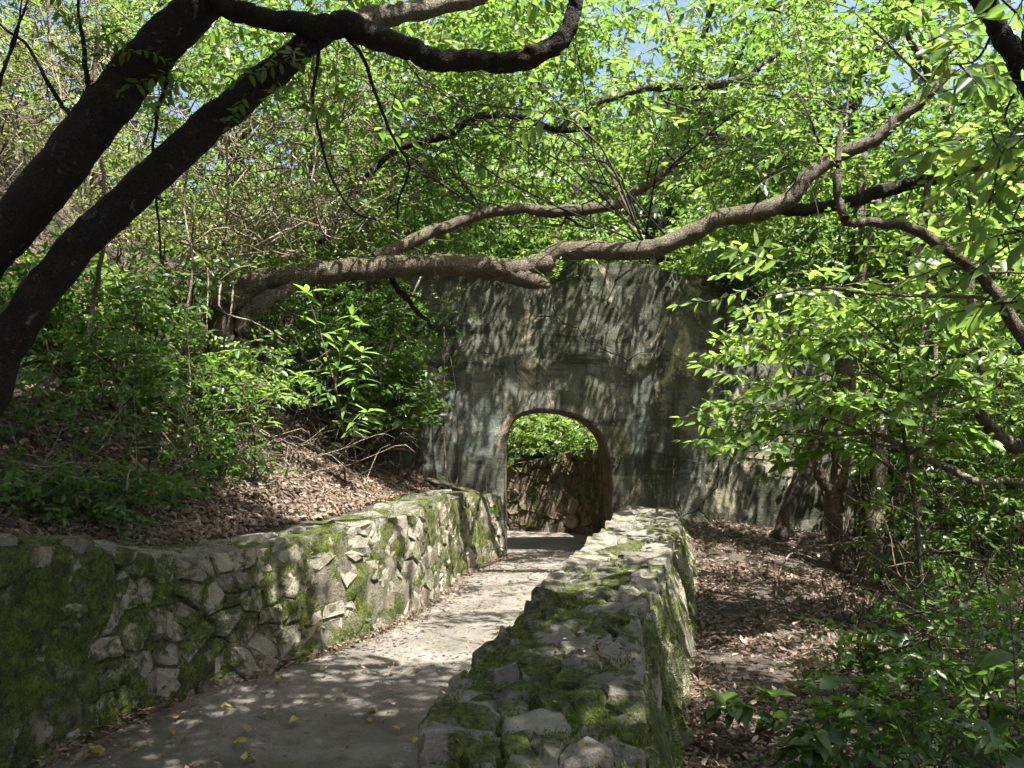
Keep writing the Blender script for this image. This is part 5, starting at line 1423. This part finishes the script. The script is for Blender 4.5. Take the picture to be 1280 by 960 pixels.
keep_ = fbm(xs * 1.7 + 50, ys * 1.7 + 50, 3) + R.normal(0, 0.10, len(xs)) > 0.40
xs, ys = xs[keep_], ys[keep_]
litter("leaf_litter", "brown fallen leaves covering the ground right of the low wall", xs, ys, 63, (0.022, 0.085))
ys = R.uniform(2.6, 10.5, 5200); side = R.random(5200) < 0.5
xs = np.where(side, lw_x(ys) + 0.03 + R.exponential(0.12, 5200), lw_x(ys) + R.random(5200) * 1.6)
ok = xs < np.interp(ys, RW_Y, RW_L) - 0.03
litter("leaf_litter", "small dry leaf crumbs along the path edges", xs[ok], ys[ok], 64, (0.02, 0.065), 0.135, lambda x, y: path_z(y) - 0.10, None, 0.2)
ys = 2.4 + 2.6 * R.random(520) ** 1.2; xs = np.interp(ys, RW_Y, RW_L) - 0.05 - R.exponential(0.11, 520)
litter("leaf_litter", "drift of dark leaves against the inner foot of the low wall", xs, ys, 68, (0.02, 0.08), 0.13, lambda x, y: path_z(y) - 0.10, None, 0.3)
yy = 3.35 + R.normal(0, 0.14, 160); xx = 0.28 + R.normal(0, 0.10, 160)
litter("leaf_litter", "pocket of dry leaves on the top of the low wall", xx, yy, 65, (0.02, 0.05), 0.03, lambda x, y: np.interp(y, RW_Y, RW_Z) + 0 * x, None, 0.3)

def twig_litter(label, xs, ys, seed):
    R = rgen(seed); VV, QQ = [], []; off = 0
    for k, (x, y) in enumerate(zip(xs, ys)):
        a = R.uniform(0, 6.28); ln = R.uniform(0.06, 0.28); rr = R.uniform(0.002, 0.005)
        pts = []
        for t in (-0.5, 0.0, 0.5):
            xx, yy = x + math.cos(a) * ln * t + R.normal(0, 0.01), y + math.sin(a) * ln * t + R.normal(0, 0.01)
            pts.append((xx, yy, float(ground_z(np.array(xx), np.array(yy))) + 0.03 + R.uniform(0, 0.02)))
        v, q = tube_arrays(pts, [rr, rr, rr * 0.5], 4, 5, 0, k)
        VV.append(v); QQ.append(q + off); off += len(v)
    return tag(obj("twig_litter", mesh_np("twig_litter", np.vstack(VV), np.vstack(QQ), M['dead'], smooth=True)), label, "twigs", None, "stuff")
ys = R.uniform(2.5, 10.3, 420); xs = lw_x(ys) - 0.6 - R.random(420) ** 1.3 * 3.0
twig_litter("short dry twigs scattered over the left bank litter", xs, ys, 66)
ys = R.uniform(2.5, 10.3, 420); xs = np.interp(ys, RW_Y, RW_R) + 0.2 + R.random(420) * 3.5
twig_litter("short dry twigs scattered over the litter right of the low wall", xs, ys, 67)

# yellow leaves one can pick out
R = rgen(71)
YL = [blade_mesh("fallen_leaf", 0.075, 0.038, M['yellow'], 'oval', 0.35, dr, 0.3, k) for k, dr in enumerate((-0.2, 0.15, 0.35))]
def fallen(px, py, label, group, on, sc=1.0):
    for d in np.arange(1.4, 9.0, 0.01):
        q = W(px, py, d)
        h = (np.interp(d, RW_Y, RW_Z) + 0.03) if on == 'wall' else path_z(d) + 0.02
        if q[2] <= h: break
    o = obj("fallen_leaf", YL[R.integers(0, 3)], None, q + np.array([0, 0, 0.012]))
    o.rotation_euler = (R.normal(0, 0.25), R.normal(0, 0.2), R.uniform(0, 6.28)); o.scale = (sc,) * 3
    tag(o, label, "leaf", group)
for px, py, lab in ((734, 934, "round yellow leaf on the near end of the low wall"), (770, 953, "orange-yellow leaf at the bottom edge on the low wall"), (572, 928, "lime-yellow leaf on the low wall's near left corner"), (700, 882, "dull yellow leaf in the middle of the low wall top"), (806, 940, "small yellow leaf at the low wall's near right corner")):
    fallen(px, py, lab, "yellow leaves on the low wall", 'wall', 0.62)
for px, py in ((345, 850), (310, 918), (308, 930), (432, 938), (215, 900), (130, 945), (104, 950), (375, 901), (160, 938), (352, 852), (250, 905), (400, 838), (275, 885), (470, 890), (395, 880), (300, 950), (460, 900), (500, 915), (515, 930), (210, 915), (330, 895)):
    fallen(px, py, "yellowed fallen leaf lying " + ("at the shaded foot of the left wall" if px < 260 else "near the low wall on the shaded path" if px > 425 else "in the middle of the shaded path"), "yellowed leaves on the path", 'path', R.uniform(0.75, 1.35))

# loose stones and the dark slab by the arch
def loose_stone(label, px, py, d, r, mat, seed):
    g = rgen(seed); c = W(px, py, d); c = on_ground(c[0], c[1], r * 0.35)
    import bmesh
    bm = bmesh.new(); bmesh.ops.create_icosphere(bm, subdivisions=2, radius=r)
    for v in bm.verts:
        nn = vnoise(v.co.x / r + seed, v.co.y / r, v.co.z / r, 1.2)
        v.co *= 1 + 0.35 * nn; v.co.z *= 0.75
        for ax in range(3):
            lim = r * (0.72 if ax < 2 else 0.5); v.co[ax] = max(-lim, min(lim, v.co[ax]))
    me = bpy.data.meshes.new("loose_stone"); bm.to_mesh(me); bm.free(); me.materials.append(mat)
    o = obj("loose_stone", me, None, c); o.rotation_euler = (g.normal(0, 0.2), g.normal(0, 0.2), g.uniform(0, 6))
    tag(o, label, "stone", "loose stones at the wall foot")
loose_stone("grey angular stone at the foot of the low wall", 848, 908, 4.25, 0.10, M['stone_top'], 3)
loose_stone("pale stone under the low wall's near corner", 826, 928, 4.05, 0.09, M['stone_top'], 4)
loose_stone("small pale stone on the litter near the concrete wall", 922, 648, 9.9, 0.07, M['stone_top'], 5)
ps0 = on_ground(-0.75, 10.2, 0.02)
slab = thing("bark_slab", ps0, "dark curled bark slab lying on the bank beside the arch", "bark")
rows = []
for t in np.linspace(-0.36, 0.36, 14):
    row = []
    for a in np.linspace(-1.1, 1.1, 9):
        w = 0.13 * (1 - (t / 0.42) ** 2) ** 0.5
        row.append(ps0 + np.array([t, w * math.sin(a) - 0.02, 0.045 + w * 0.55 * math.cos(a) - 0.28 * t + 0.012 * vnoise(t * 9, a * 3)]))
    rows.append(row)
o = obj("bark_sheet", strip("bark_sheet", np.array(rows), M['bark_brown'])); rebase(o, slab)
sol = o.modifiers.new("thickness", 'SOLIDIFY'); sol.thickness = 0.02
